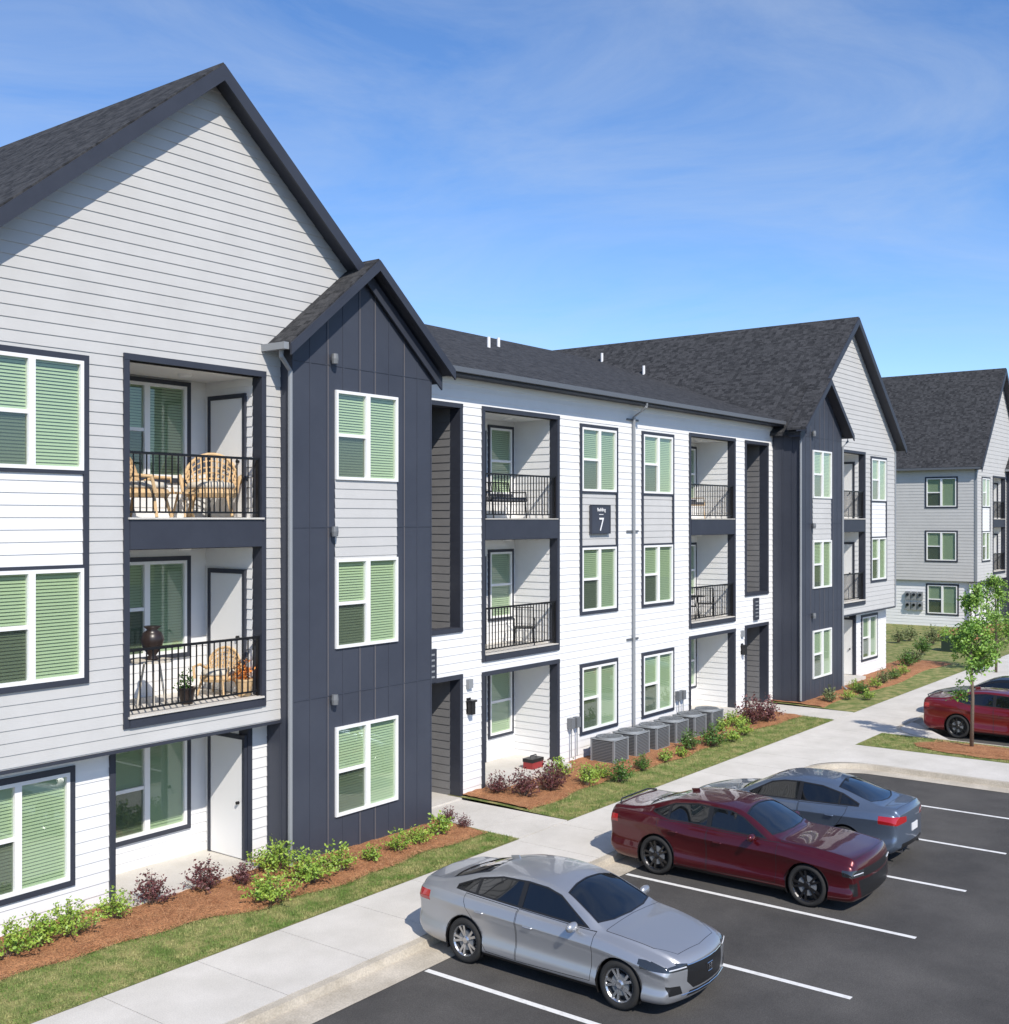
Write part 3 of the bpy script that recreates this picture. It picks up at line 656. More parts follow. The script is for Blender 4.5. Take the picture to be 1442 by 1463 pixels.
def young_tree(name, loc, H, Rr, nl, seed, label):
    rg = random.Random(seed); e = empty(name, loc); tr = MB()
    top = Vector((.05, .03, H*.92)); pts = [Vector((0, 0, 0)), Vector((.03, -.02, H*.3)), Vector((-.02, .02, H*.6)), top]
    tr.tube(pts, [.055, .045, .03, .01], 8); lv = []; lf = []
    for i in range(26):
        t = rg.uniform(.3, .97); z = H*t; a = rg.uniform(0, 6.28); L = Rr*(1.15-.75*abs(t-.5)*1.6)*rg.uniform(.6, 1.1)*(1 if t < .8 else .6)
        b = Vector((0, 0, z-.15)); tip = b+Vector((math.cos(a)*L, math.sin(a)*L, L*rg.uniform(.4, 1.0)))
        tr.tube([b, (b+tip)/2+Vector((0, 0, -.03)), tip], [.014, .009, .004], 5)
        for c in range(7):
            q = b.lerp(tip, rg.uniform(.35, 1.05))+Vector((rg.gauss(0, .09), rg.gauss(0, .09), rg.gauss(0, .1)))
            for k in range(nl):
                p = q+Vector((rg.gauss(0, .065), rg.gauss(0, .065), rg.gauss(0, .065)))
                d = Vector((rg.uniform(-1, 1), rg.uniform(-1, 1), rg.uniform(-1, .6))).normalized(); s = d.cross(Vector((rg.uniform(-1, 1), rg.uniform(-1, 1), rg.uniform(-1, 1)))).normalized()
                l = .085*rg.uniform(.6, 1.3); o = len(lv)
                lv += [tuple(p), tuple(p+d*l*.5+s*l*.33), tuple(p+d*l), tuple(p+d*l*.5-s*l*.33)]; lf.append((o, o+1, o+2, o+3))
    tr.build('trunk', 'bark', e, smooth=True); cr = MB(); cr.v = lv; cr.f = lf; cr.build('crown', 'treeleaf', e)
    tag(e, label, 'tree', 'young trees'); return e
young_tree('young_tree', (31.9, 8.45, .05), 4.45, .62, 28, 3, 'slender young tree on the mulched island in front of the red car')
young_tree('young_tree', (48.5, 11.9, .0), 3.9, .9, 26, 9, 'leafy young tree at the right edge behind the slender one')

# ------------------------------------------------------------------ condensers and boxes
def condenser():
    e = empty('air_conditioner')
    MB().box(-.36, .36, -.36, .36, .06, .72).build('coil', 'dark', e)
    c = MB()
    for sx in (-1, 1):
        for sy in (-1, 1): c.box(sx*.38-.03, sx*.38+.03, sy*.38-.03, sy*.38+.03, .03, .76)
    c.box(-.42, .42, -.42, .42, .0, .06); c.box(-.42, .42, -.42, .42, .72, .74)
    c.build('cabinet', 'ac', e)
    l = MB()
    for i in range(13):
        z = .085+i*.048
        for a in (0, 1):
            for s in (-1, 1):
                if a: l.box(s*.40-.012, s*.40+.012, -.35, .35, z, z+.028)
                else: l.box(-.35, .35, s*.40-.012, s*.40+.012, z, z+.028)
    l.build('louvre_panel', 'ac2', e)
    t = MB(); t.lathe([(.33, .74), (.36, .80), (.40, .80), (.41, .74)], 28); t.lathe([(0, .745), (.33, .745)], 20)
    t.build('fan_shroud', 'ac', e)
    g = MB()
    for r in (.08, .14, .20, .26, .32): g.tube([(r*math.cos(a*.3142), r*math.sin(a*.3142), .80) for a in range(20)], .005, 4, True)
    for k in range(6): a = k*math.pi/6; g.tube([(-.34*math.cos(a), -.34*math.sin(a), .805), (.34*math.cos(a), .34*math.sin(a), .805)], .006, 4)
    g.lathe([(0, .82), (.07, .82), (.07, .78)], 12); g.build('fan_grille', 'ac2', e); return e
ac = condenser()
nth = ['nearest', 'second nearest', 'third nearest', 'fourth nearest', 'fifth nearest', 'farthest']
for i in range(6):
    o = ac if i == 0 else copy_tree(ac)
    o.scale = (.86, .86, .80)
    o.location = (24.5+i*1.07, 15.3, .05); tag(o, 'grey louvred air conditioner in the row of six, %s to the camera' % nth[i], 'air conditioner', 'air conditioners below the centre windows')
e = empty('electric_meters', (67.19, 21.0, 1.4))
for i in range(3):
    for j in range(2):
        MB().box(-.12, 0, -.5+i*.36, -.22+i*.36, -.5+j*.6, -.02+j*.6).build('meter_box', 'ac', e)
        MB().lathe([(0, -.19), (.08, -.19), (.09, -.12)], 12, (0, -.36+i*.36, -.2+j*.6), 'x').build('meter_dial', 'glass', e)
tag(e, 'bank of grey electric meters on the corner wall of the farther building', 'electric meter')
for X, lb in ((23.75, 'left'), (29.35, 'right')):
    e = empty('disconnect_box', (X, 15.93, 1.05))
    for dx in (-.17, .08): MB().box(dx, dx+.16, -.09, .05, -.12, .14).build('box_cover', 'ac2', e)
    MB().tube([(-.1, -.03, -.12), (-.1, -.03, -.85)], .016, 6).build('conduit', 'ac', e); MB().tube([(.16, -.03, -.12), (.16, -.03, -.85)], .016, 6).build('conduit', 'ac', e)
    tag(e, 'grey electrical disconnect boxes on the white wall, %s pair' % lb, 'electrical box', 'disconnect boxes')
e = empty('utility_cabinet', (55, 15.4, .01)); MB().box(-.5, .5, -.4, .4, 0, .6).build('cabinet_body', 'boxgreen', e); MB().box(-.53, .53, -.43, .43, .6, .66).build('lid', 'boxgreen', e)
tag(e, 'dark green utility cabinet on the distant lawn', 'utility box')
e = empty('toolbox', (22.15, 16.0, .2)); MB().box(-.22, .22, -.14, .14, 0, .16).build('case', 'redbox', e); MB().box(-.23, .23, -.15, .15, .16, .24).build('lid', 'blackp', e); MB().tube([(-.12, 0, .24), (-.12, 0, .3), (.12, 0, .3), (.12, 0, .24)], .012, 6).build('handle', 'blackp', e)
tag(e, 'red box with black lid on the middle ground floor patio', 'box')

# ------------------------------------------------------------------ balcony furniture
def wicker_chair(loc, rz, label, k_=1.0):
    e = empty('wicker_chair', loc, rz); e.scale = (k_, k_, k_)
    f = MB(); arcp = [(.42*math.cos(R(a)), .22+.10*math.sin(R(a)), .42+.55*max(0, math.sin(R(a)))**.8) for a in range(-10, 191, 12)]
    f.tube(arcp, .028, 8)
    for i in range(15):
        a = R(8+i*11.7); p = (.42*math.cos(a), .22+.10*math.sin(a), .42+.55*math.sin(a)**.8)
        f.tube([(.30*math.cos(a), .20, .40), p], .015, 5)
    for k in (.35, .5, .65, .82):
        f.tube([((.30+.12*k)*math.cos(R(a)), .20+(.02+.10*math.sin(R(a)))*k, .40+(.02+.55*math.sin(R(a))**.8)*k) for a in range(8, 173, 12)], .012, 5)
    f.build('backrest', 'wicker', e)
    for s in (-1, 1): MB().tube([(s*.42, .24, .5), (s*.45, .0, .62), (s*.43, -.28, .60), (s*.38, -.32, .36)], .03, 8).build('armrest', 'wicker', e)
    MB().lathe([(0, .30), (.36, .30), (.39, .36), (.36, .42), (0, .42)], 24).build('seat', 'wicker', e)
    MB().lathe([(0, .42), (.32, .42), (.36, .46), (.33, .52), (.1, .55), (0, .55)], 24).build('cushion', 'cushion', e, smooth=True)
    for sx in (-1, 1):
        for sy in (-1, 1): MB().tube([(sx*.24, sy*.24, .36), (sx*.32, sy*.32, 0)], .026, 6).build('leg', 'wicker', e)
    tag(e, label, 'chair', 'wicker balcony chairs')
wicker_chair((11.05, 15.80, 6.235), R(35), 'tan wicker armchair at the left end of the top left balcony', 1.08)
wicker_chair((12.52, 15.95, 6.235), R(-40), 'tan wicker armchair with fan back at the right end of the top left balcony', 1.15)
wicker_chair((12.72, 16.0, 3.135), R(-70), 'woven armchair at the right end of the lower left balcony', .82)
def side_table(loc, r, h, m, label):
    e = empty('side_table', loc); MB().lathe([(0, h-.03), (r, h-.03), (r, h), (0, h)], 24).build('table_top', m, e)
    for k in range(3): a = k*2.094; MB().tube([(r*.4*math.cos(a), r*.4*math.sin(a), h-.03), (r*.8*math.cos(a), r*.8*math.sin(a), 0)], .018, 6).build('leg', m, e)
    tag(e, label, 'table', 'balcony side tables')
side_table((11.78, 15.72, 6.235), .25, .42, 'wicker', 'small round wicker table between the two wicker chairs')
side_table((11.15, 15.7, 3.135), .33, .78, 'cushion', 'pale round table under the dark urn on the lower left balcony')
u = MB().lathe([(0, 0), (.10, 0), (.11, .03), (.06, .07), (.15, .2), (.19, .33), (.15, .44), (.08, .49), (.14, .54), (.13, .55), (0, .5)], 24).build('urn', 'urn', loc=(11.15, 15.7, 3.915), smooth=True); tag(u, 'dark brown urn standing on the pale balcony table', 'urn')
def pot_plant(loc, label, flower, k_):
    e = empty('potted_plant', loc); e.scale = (k_,)*3; MB().lathe([(0, 0), (.10, 0), (.14, .24), (.15, .24), (.15, .27), (.12, .27), (.12, .22), (0, .22)], 18).build('pot', 'urn' if not flower else 'wicker', e)
    me, ms = shrub_mesh('orange' if flower else 'green', 24, .17, .32, 9, .05, 77)
    f = bpy.data.objects.new('foliage', me); COL.objects.link(f); f.parent = e; f.location = (0, 0, .22)
    tag(e, label, 'potted plant', 'potted plants')
pot_plant((12.88, 15.5, 3.135), 'potted plant with orange blooms at the right end of the lower left balcony', True, 1.1)
pot_plant((11.75, 15.6, 3.135), 'green potted plant low in the middle of the lower left balcony', False, 1.0)
def metal_chair(loc, rz, w, m, name, label, cat, cush=True):
    e = empty(name, loc, rz); h = w/2
    MB().box(-h, h, -.25, .25, .40, .43).build('seat', m, e)
    if cush: MB().box(-h+.02, h-.02, -.24, .24, .43, .51).build('cushion', 'greyc', e)
    b = MB(); b.tube([(-h, .25, .42), (-h, .32, .88), (h, .32, .88), (h, .25, .42)], .018, 6)
    n = max(4, int(w/.1))
    for i in range(1, n): x = -h+w*i/n; b.tube([(x, .25, .43), (x, .32, .88)], .009, 5)
    b.build('backrest', m, e)
    for s in (-1, 1): MB().tube([(s*h, .27, .64), (s*h, -.22, .64), (s*h, -.24, .42)], .016, 6).build('armrest', m, e)
    for sx in (-1, 1):
        for sy in (-1, 1): MB().tube([(sx*(h-.02), sy*.22, .41), (sx*(h-.01), sy*.25, 0)], .016, 6).build('leg', m, e)
    tag(e, label, cat)
metal_chair((21.9, 16.75, 6.225), 0, 1.35, 'rail', 'balcony_bench', 'dark metal bench with grey cushion on the top balcony left of the number 7 sign', 'bench')
metal_chair((22.45, 16.5, 3.125), R(-50), .5, 'rail', 'metal_chair', 'single black metal chair on the middle balcony left of the windows', 'chair', False)
metal_chair((31.3, 16.7, 6.225), 0, 1.3, 'wicker', 'balcony_bench', 'tan bench on the top balcony right of the centre windows', 'bench')
metal_chair((30.9, 16.6, 3.125), R(60), .5, 'rail', 'metal_chair', 'black metal chair left of the bistro table on the middle right balcony', 'chair', False)
metal_chair((32.3, 16.6, 3.125), R(-60), .5, 'rail', 'metal_chair', 'black metal chair right of the bistro table on the middle right balcony', 'chair', False)
side_table((31.6, 16.6, 3.125), .3, .7, 'rail', 'black round bistro table between two chairs on the middle right balcony')

# ------------------------------------------------------------------ cars
def interp(keys):
    xs = [k[0] for k in keys]; ys = [k[1] for k in keys]; n = len(xs)
    dl = [(ys[i+1]-ys[i])/(xs[i+1]-xs[i]) for i in range(n-1)]; m = [dl[0]]
    for i in range(1, n-1):
        if dl[i-1]*dl[i] <= 0: m.append(0)
        else:
            h0, h1 = xs[i]-xs[i-1], xs[i+1]-xs[i]; w1, w2 = 2*h1+h0, h1+2*h0; m.append((w1+w2)/(w1/dl[i-1]+w2/dl[i]))
    m.append(dl[-1])
    def f(x):
        if x <= xs[0]: return ys[0]
        if x >= xs[-1]: return ys[-1]
        i = max(j for j in range(n-1) if xs[j] <= x); h = xs[i+1]-xs[i]; t = (x-xs[i])/h
        return ys[i]*(2*t**3-3*t*t+1)+h*m[i]*(t**3-2*t*t+t)+ys[i+1]*(-2*t**3+3*t*t)+h*m[i+1]*(t**3-t*t)
    return f
def area(p): return sum(p[i][0]*p[(i+1) % len(p)][1]-p[(i+1) % len(p)][0]*p[i][1] for i in range(len(p)))/2
def ccw(p): return p if area(p) > 0 else p[::-1]
def inset(p, d):
    p = ccw(p); n = len(p); L = []
    for i in range(n):
        a, b = Vector(p[i]), Vector(p[(i+1) % n]); t = (b-a).normalized(); nr = Vector((-t.y, t.x)); L.append((a+nr*d, t))
    out = []
    for i in range(n):
        a, t = L[i-1]; b, s = L[i]; c = t.x*s.y-t.y*s.x
        if abs(c) < 1e-6: out.append(tuple(b)); continue
        k = ((b.x-a.x)*s.y-(b.y-a.y)*s.x)/c; out.append(tuple(a+t*k))
    return out
def clip(p, ax, lim, keep):
    out = []; n = len(p); g = lambda q: (q[ax]-lim)*keep
    for i in range(n):
        a, b = p[i], p[(i+1) % n]
        if g(a) >= 0: out.append(a)
        if g(a)*g(b) < 0: t = g(a)/(g(a)-g(b)); out.append((a[0]+(b[0]-a[0])*t, a[1]+(b[1]-a[1])*t))
    return out
def cutpoly(bm, poly, ax, filt, pid):
    poly = ccw(poly); a, b = ax
    lo = [min(p[k] for p in poly) for k in (0, 1)]; hi = [max(p[k] for p in poly) for k in (0, 1)]
    def ov(f):
        for k, x in ((0, a), (1, b)):
            vs = [v.co[x] for v in f.verts]
            if max(vs) < lo[k] or min(vs) > hi[k]: return False
        return True
    fs = [f for f in bm.faces if filt(f) and ov(f)]
    for i in range(len(poly)):
        p, q = poly[i], poly[(i+1) % len(poly)]
        co = [0, 0, 0]; co[a], co[b] = p; no = [0, 0, 0]; no[a], no[b] = (q[1]-p[1]), -(q[0]-p[0])
        geom = list(fs)+list({e for f in fs for e in f.edges})+list({v for f in fs for v in f.verts})
        r = bmesh.ops.bisect_plane(bm, geom=geom, dist=1e-5, plane_co=co, plane_no=Vector(no).normalized())
        fs = [g for g in r['geom'] if isinstance(g, bmesh.types.BMFace)]
    res = []
    for f in fs:
        c = f.calc_center_median(); ok = True
        for i in range(len(poly)):
            p, q = poly[i], poly[(i+1) % len(poly)]
            if (q[0]-p[0])*(c[b]-p[1])-(q[1]-p[1])*(c[a]-p[0]) < -1e-7: ok = False; break
        if ok:
            if pid is not None: f.material_index = pid
            res.append(f)
    return res

def make_wheel(parent, x, y, r, rr, w, side, rim, spokes):
    hub = MB().lathe([(0, -.06), (rr*.62, -.06), (rr*.62, -.02), (0, -.02)], 24, axis='x').build('wheel', 'ac2', parent, (x, y, r))
    prof = [(rr, -w/2+.02), (rr+.02, -w/2), (r-.03, -w/2), (r-.006, -w/2+.03), (r, 0), (r-.006, w/2-.03), (r-.03, w/2), (rr+.02, w/2), (rr, w/2-.02)]
    MB().lathe(prof, 40, axis='x').build('tyre', 'tyre', hub, smooth=True)
    m = MB(); o = side*(w/2-.015)
    m.lathe([(rr-.012, -side*w/2), (rr-.02, 0), (rr-.022, o-.02*side), (rr-.004, o), (rr+.004, o-.01*side)], 40, axis='x')
    for k in range(spokes):
        for d in (-1, 1):
            a0 = 2*math.pi*k/spokes+d*.07; a1 = 2*math.pi*k/spokes+d*.20
            p0 = Vector((0, math.cos(a0), math.sin(a0))); p1 = Vector((0, math.cos(a1), math.sin(a1)))
            t0 = Vector((0, -p0.z, p0.y)); t1 = Vector((0, -p1.z, p1.y)); X = Vector((side, 0, 0)); c = X*(w/2-.045)
            A = [c+p0*.05-t0*.018, c+p0*.05+t0*.018, c+p1*(rr-.015)+t1*.018+X*.022, c+p1*(rr-.015)-t1*.018+X*.022]
            m.add(A+[q-X*.03 for q in A], [(0, 1, 2, 3), (4, 7, 6, 5), (0, 4, 5, 1), (1, 5, 6, 2), (2, 6, 7, 3), (3, 7, 4, 0)])
    m.lathe([(0, side*(w/2-.02)), (.045, side*(w/2-.022)), (.068, side*(w/2-.04)), (.07, side*(w/2-.08))], 20, axis='x')
    m.build('rim', rim, hub)
    MB().lathe([(0, side*.0), (rr-.01, side*.0)], 24, axis='x').build('wheel_back', 'blackp', hub)

def make_car(name, sp, paint, rim, spokes, loc, rz):
    L = sp['L']; fn = {k: interp(sp[k]) for k in ('W', 'zb', 'zsh', 'zr', 'Wr', 'zc')}
    S = [0, .006, .015, .03, .055, .085] + [.12+i*(L-.24)/104 for i in range(105)] + [L-.085, L-.055, L-.03, L-.015, L-.006, L]
    def sec(s):
        W, zb, zs, zr, wr, zc = (fn[k](s) for k in ('W', 'zb', 'zsh', 'zr', 'Wr', 'zc')); h = zs-zb
        zr = max(zr, zs+.03)
        P = [(0, zb), (W*.6, zb), (W-.11, zb+.004), (W-.045, zb+.05*h), (W-.010, zb+.12*h), (W-.004, zb+.24*h), (W-.042, zb+.42*h), (W-.030, zb+.66*h), (W, zb+.80*h), (W-.006, zb+.84*h), (W-.055, zb+.975*h), (W-.095, zs+.004),
             (wr+.018, zr-.032), (wr-.030, zr+.006), (wr*.5, zr+(zc-zr)*.80), (0, zc)]
        out = []
        for i in range(len(P)-1):
            p0 = P[i-1] if i else (-P[1][0], P[1][1]); p1, p2 = P[i], P[i+1]; p3 = P[i+2] if i+2 < len(P) else (-P[-2][0], P[-2][1])
            nsub = 7 if i in (11, 13, 14) else 3
            for k in range(nsub):
                t = k/nsub; q = []
                for c in (0, 1):
                    m1, m2 = (p2[c]-p0[c])*.40, (p3[c]-p1[c])*.40
                    d = abs(p2[c]-p1[c])*1.9+1e-4; m1 = max(-d, min(d, m1)); m2 = max(-d, min(d, m2))
                    q.append(p1[c]*(2*t**3-3*t*t+1)+m1*(t**3-2*t*t+t)+p2[c]*(-2*t**3+3*t*t)+m2*(t**3-t*t))
                out.append(tuple(q))
        out.append(P[-1]); return out
    bf, brr = sp['bow']
    def by(s, x): return s+bf*max(0, 1-s/1.1)**2*(x/.9)**2-brr*max(0, 1-(L-s)/.9)**2*(x/.9)**2
    vs = []; fs = []; N = None
    for s in S:
        h = sec(s); h[0] = (0, h[0][1]); h[-1] = (0, h[-1][1]); ring = h+[(-x, z) for x, z in h[-2:0:-1]]; N = len(ring)
        vs += [(x, by(s, x), z) for x, z in ring]
    for i in range(len(S)-1):
        for j in range(N): k = (j+1) % N; fs.append((i*N+j, i*N+k, (i+1)*N+k, (i+1)*N+j))
    for s, base, sgn in ((0, 0, -1), (L, (len(S)-1)*N, 1)):
        ring = [(vs[base+j][0], vs[base+j][2]) for j in range(N)]; cz = (min(r[1] for r in ring)+max(r[1] for r in ring))/2; prev = base
        for kf in (.95, .85, .7, .5, .3):
            o = len(vs); vs += [(x*kf, by(s, x*kf)+sgn*.02*(1-kf*kf), cz+(z-cz)*kf) for x, z in ring]
            for j in range(N): k = (j+1) % N; fs.append((prev+j, prev+k, o+k, o+j) if sgn > 0 else (prev+k, prev+j, o+j, o+k))
            prev = o
        o = len(vs); vs.append((0, by(s, 0)+sgn*.02, cz))
        for j in range(N): k = (j+1) % N; fs.append((prev+j, prev+k, o) if sgn > 0 else (prev+k, prev+j, o))
    me = bpy.data.meshes.new('tmp'); me.from_pydata(vs, [], fs); bm = bmesh.new(); bm.from_mesh(me)
    bmesh.ops.recalc_face_normals(bm, faces=bm.faces)
    C = lambda f: f.calc_center_median()
    side = lambda f: abs(C(f).x) > .5 and C(f).z > .2 and abs(f.normal.x) > .35
    r_ = sp['r']
    for pid, poly in ((10, sp['door_f']), (12, sp['door_r'])):
        cutpoly(bm, poly, (1, 2), side, 1)
        for f in cutpoly(bm, inset(poly, .009), (1, 2), side, None): f.material_index = pid if f.calc_center_median().x < 0 else pid+1
    cutpoly(bm, [(sp['wheels'][0]+.35, .17), (sp['wheels'][1]-.35, .17), (sp['wheels'][1]-.35, .255), (sp['wheels'][0]+.35, .255)], (1, 2), lambda f: abs(C(f).x) > .6 and C(f).z < .4 and f.material_index == 0, 1)
    gs = lambda f: abs(C(f).x) > .45 and C(f).z > .85
    D = ccw(sp['dlo'])
    cutpoly(bm, D, (1, 2), gs, 1)
    Di = inset(D, .022); b0, b1 = sp['bp']; q0, q1 = sp['qp']
    for pid, poly in ((20, clip(Di, 0, b0, -1)), (22, clip(clip(Di, 0, b1, 1), 0, q0, -1)), (24, clip(Di, 0, q1, 1))):
        for f in cutpoly(bm, poly, (1, 2), gs, None): f.material_index = pid if f.calc_center_median().x < 0 else pid+1
    up = lambda f: f.normal.z > .12 and C(f).z > .8
    for pid, poly in ((30, sp['ws']), (31, sp['rw'])):
        cutpoly(bm, poly, (0, 1), up, 1); cutpoly(bm, inset(poly, .025), (0, 1), up, pid)
    upb = lambda f: f.normal.z > .4 and C(f).z > .6 and f.material_index == 0
    for pid, poly in ((32, sp['hood']), (33, sp['trunk'])):
        cutpoly(bm, poly, (0, 1), upb, 1); cutpoly(bm, inset(poly, .008), (0, 1), lambda f: f.normal.z > .4 and C(f).z > .6 and f.material_index in (0, 1), pid)
    for sx in (-1, 1):
        fr = lambda f: C(f).y < sp['hl_y'] and C(f).x*sx > 0 and f.normal.z < .75
        cutpoly(bm, [(sx*p[0], p[1]) for p in sp['hl']], (0, 2), fr, 40 if sx < 0 else 41)
        rr_ = lambda f: C(f).y > L-sp['tl_y'] and C(f).x*sx > 0 and f.normal.z < .75
        cutpoly(bm, [(sx*p[0], p[1]) for p in sp['tl']], (0, 2), rr_, 42 if sx < 0 else 43)
    fr = lambda f: C(f).y < .25 and f.material_index in (0, 1) and f.normal.y < -.2
    cutpoly(bm, sp['grille'], (0, 2), fr, 44)
    for pp in sp['intake']: cutpoly(bm, pp, (0, 2), fr, 1); cutpoly(bm, [(-a, b) for a, b in pp], (0, 2), fr, 1)
    cutpoly(bm, [(-.62, .2), (.62, .2), (.56, .42), (-.56, .42)], (0, 2), lambda f: C(f).y > L-.3 and f.material_index == 0, 1)
    for ys in sp['wheels']:
        ra = r_+.040
        poly = [(ys+ra*math.cos(2*math.pi*k/26), r_+ra*math.sin(2*math.pi*k/26)) for k in range(26)]
        dl = cutpoly(bm, poly, (1, 2), lambda f: abs(C(f).x) > .52 and C(f).z < .95, None)
        bmesh.ops.delete(bm, geom=dl, context='FACES')
    bm.normal_update(); bm.verts.index_update()
    root = empty(name, loc, rz)
    names = {10: 'front_door', 11: 'front_door', 12: 'rear_door', 13: 'rear_door', 20: 'side_window', 21: 'side_window', 22: 'side_window', 23: 'side_window', 24: 'quarter_window', 25: 'quarter_window',
             30: 'windshield', 31: 'rear_window', 32: 'hood', 33: 'trunk_lid', 40: 'headlight', 41: 'headlight', 42: 'taillight', 43: 'taillight', 44: 'grille'}
    matn = {**{k: paint for k in (10, 11, 12, 13, 32, 33)}, **{k: 'glass' for k in (20, 21, 22, 23, 24, 25, 30, 31)}, 40: 'lampglass', 41: 'lampglass', 42: 'redlamp', 43: 'redlamp', 44: 'blackp'}
    par = {20: 10, 21: 11, 22: 12, 23: 13}
    groups = {}
    for f in bm.faces: groups.setdefault(0 if f.material_index in (0, 1) else f.material_index, []).append(f)
    objs = {}
    for pid in sorted(groups):
        idx = {}; vv = []; nrm = []; ff = []; mi_ = []; glass = 20 <= pid <= 31
        for f in groups[pid]:
            q = []
            for v in f.verts:
                if v.index not in idx:
                    idx[v.index] = len(vv); c = v.co-(v.normal*.005 if glass else Vector((0, 0, 0))); vv.append((c.x, c.y-L/2, c.z)); nrm.append(v.normal.copy())
                q.append(idx[v.index])
            ff.append(q); mi_.append(f.material_index)
        nm = 'body' if pid == 0 else names[pid]
        m2 = bpy.data.meshes.new(nm); m2.from_pydata(vv, [], ff)
        if pid == 0: m2.materials.append(M[paint]); m2.materials.append(M['blackp'])
        else: m2.materials.append(M[matn[pid]])
        for p, k in zip(m2.polygons, mi_): p.material_index = k if pid == 0 else 0; p.use_smooth = True
        m2.normals_split_custom_set_from_vertices(nrm)
        o = bpy.data.objects.new(nm, m2); COL.objects.link(o); o.parent = objs.get(par.get(pid), root); objs[pid] = o
    bm.free()
    W = fn['W'](L/2)
    for ys in sp['wheels']:
        for sx in (-1, 1):
            ra = r_+.045; l = MB(); n = 20; Wl = fn['W'](ys)
            for k in range(n):
                a0, a1 = math.pi*(-.15+1.3*k/n), math.pi*(-.15+1.3*(k+1)/n)
                p = lambda a, x: (sx*x, ys-L/2+ra*math.cos(a), r_+ra*math.sin(a))
                l.quad(p(a0, Wl-.02), p(a1, Wl-.02), p(a1, Wl-.36), p(a0, Wl-.36))
                l.add([p(a0, Wl-.36), p(a1, Wl-.36), (sx*(Wl-.36), ys-L/2, r_)], [(0, 1, 2)])
            l.build('wheel_well', 'blackp', root)
            make_wheel(root, sx*(Wl-.130), ys-L/2, r_, sp['rr'], .225, sx, rim, spokes)
    ms = sp['mir']
    for sx, dp in ((-1, 10), (1, 11)):
        mb = MB(); mb.lathe([(0, -.11), (.05, -.10), (.075, -.05), (.08, .02), (.07, .08), (.04, .11), (0, .115)], 16, axis='x')
        mb.v = [(v[0]+sx*(W+.06), v[1]*.75+ms[0]-L/2, v[2]*.85+ms[1]) for v in mb.v]; mb.tube([(sx*(W-.12), ms[0]-L/2, ms[1]-.05), (sx*(W+.02), ms[0]-L/2, ms[1]-.03)], .022, 6)
        mb.build('side_mirror', paint, root, smooth=True)
        for ys, dd in ((sp['bp'][0]-.18, dp), (sp['qp'][0]-.12, dp+2)):
            x = sx*(fn['W'](ys)+.004); zz = fn['zb'](ys)+.80*(fn['zsh'](ys)-fn['zb'](ys))
            MB().tube([(x-sx*.02, ys-.1-L/2, zz), (x+sx*.010, ys-.08-L/2, zz), (x+sx*.010, ys+.06-L/2, zz), (x-sx*.02, ys+.08-L/2, zz)], .013, 6).build('handle', paint, objs.get(dd, root))
        xs_ = [sp['hl'][0][0]+.04+i*.07 for i in range(5)]
        MB().tube([(sx*x, by(0, x)-.022*(1-(x/.8)**2 if x < .8 else 0)-.006-L/2, sp['drl']) for x in xs_], .008, 5).build('lamp_strip', 'drl', objs.get(40 if sx < 0 else 41, root))
    zc = fn['zc']
    MB().prism([(-.012, sp['fin']-L/2, zc(sp['fin'])-.01), (.012, sp['fin']-L/2, zc(sp['fin'])-.01), (.012, sp['fin']+.16-L/2, zc(sp['fin']+.16)-.01), (-.012, sp['fin']+.16-L/2, zc(sp['fin']+.16)-.01)], (0, .03, .06)).build('antenna_fin', paint, root)
    MB().box(-.16, .16, L/2-.012, L/2+.028, .60, .74).build('license_plate', 'plate', root)
    for sx in (-1, 1): MB().tube([(sx*.5, L/2-.3, .27), (sx*.5, L/2-.06, .26)], .035, 10).build('exhaust_tip', 'chrome', root)
    return root, fn

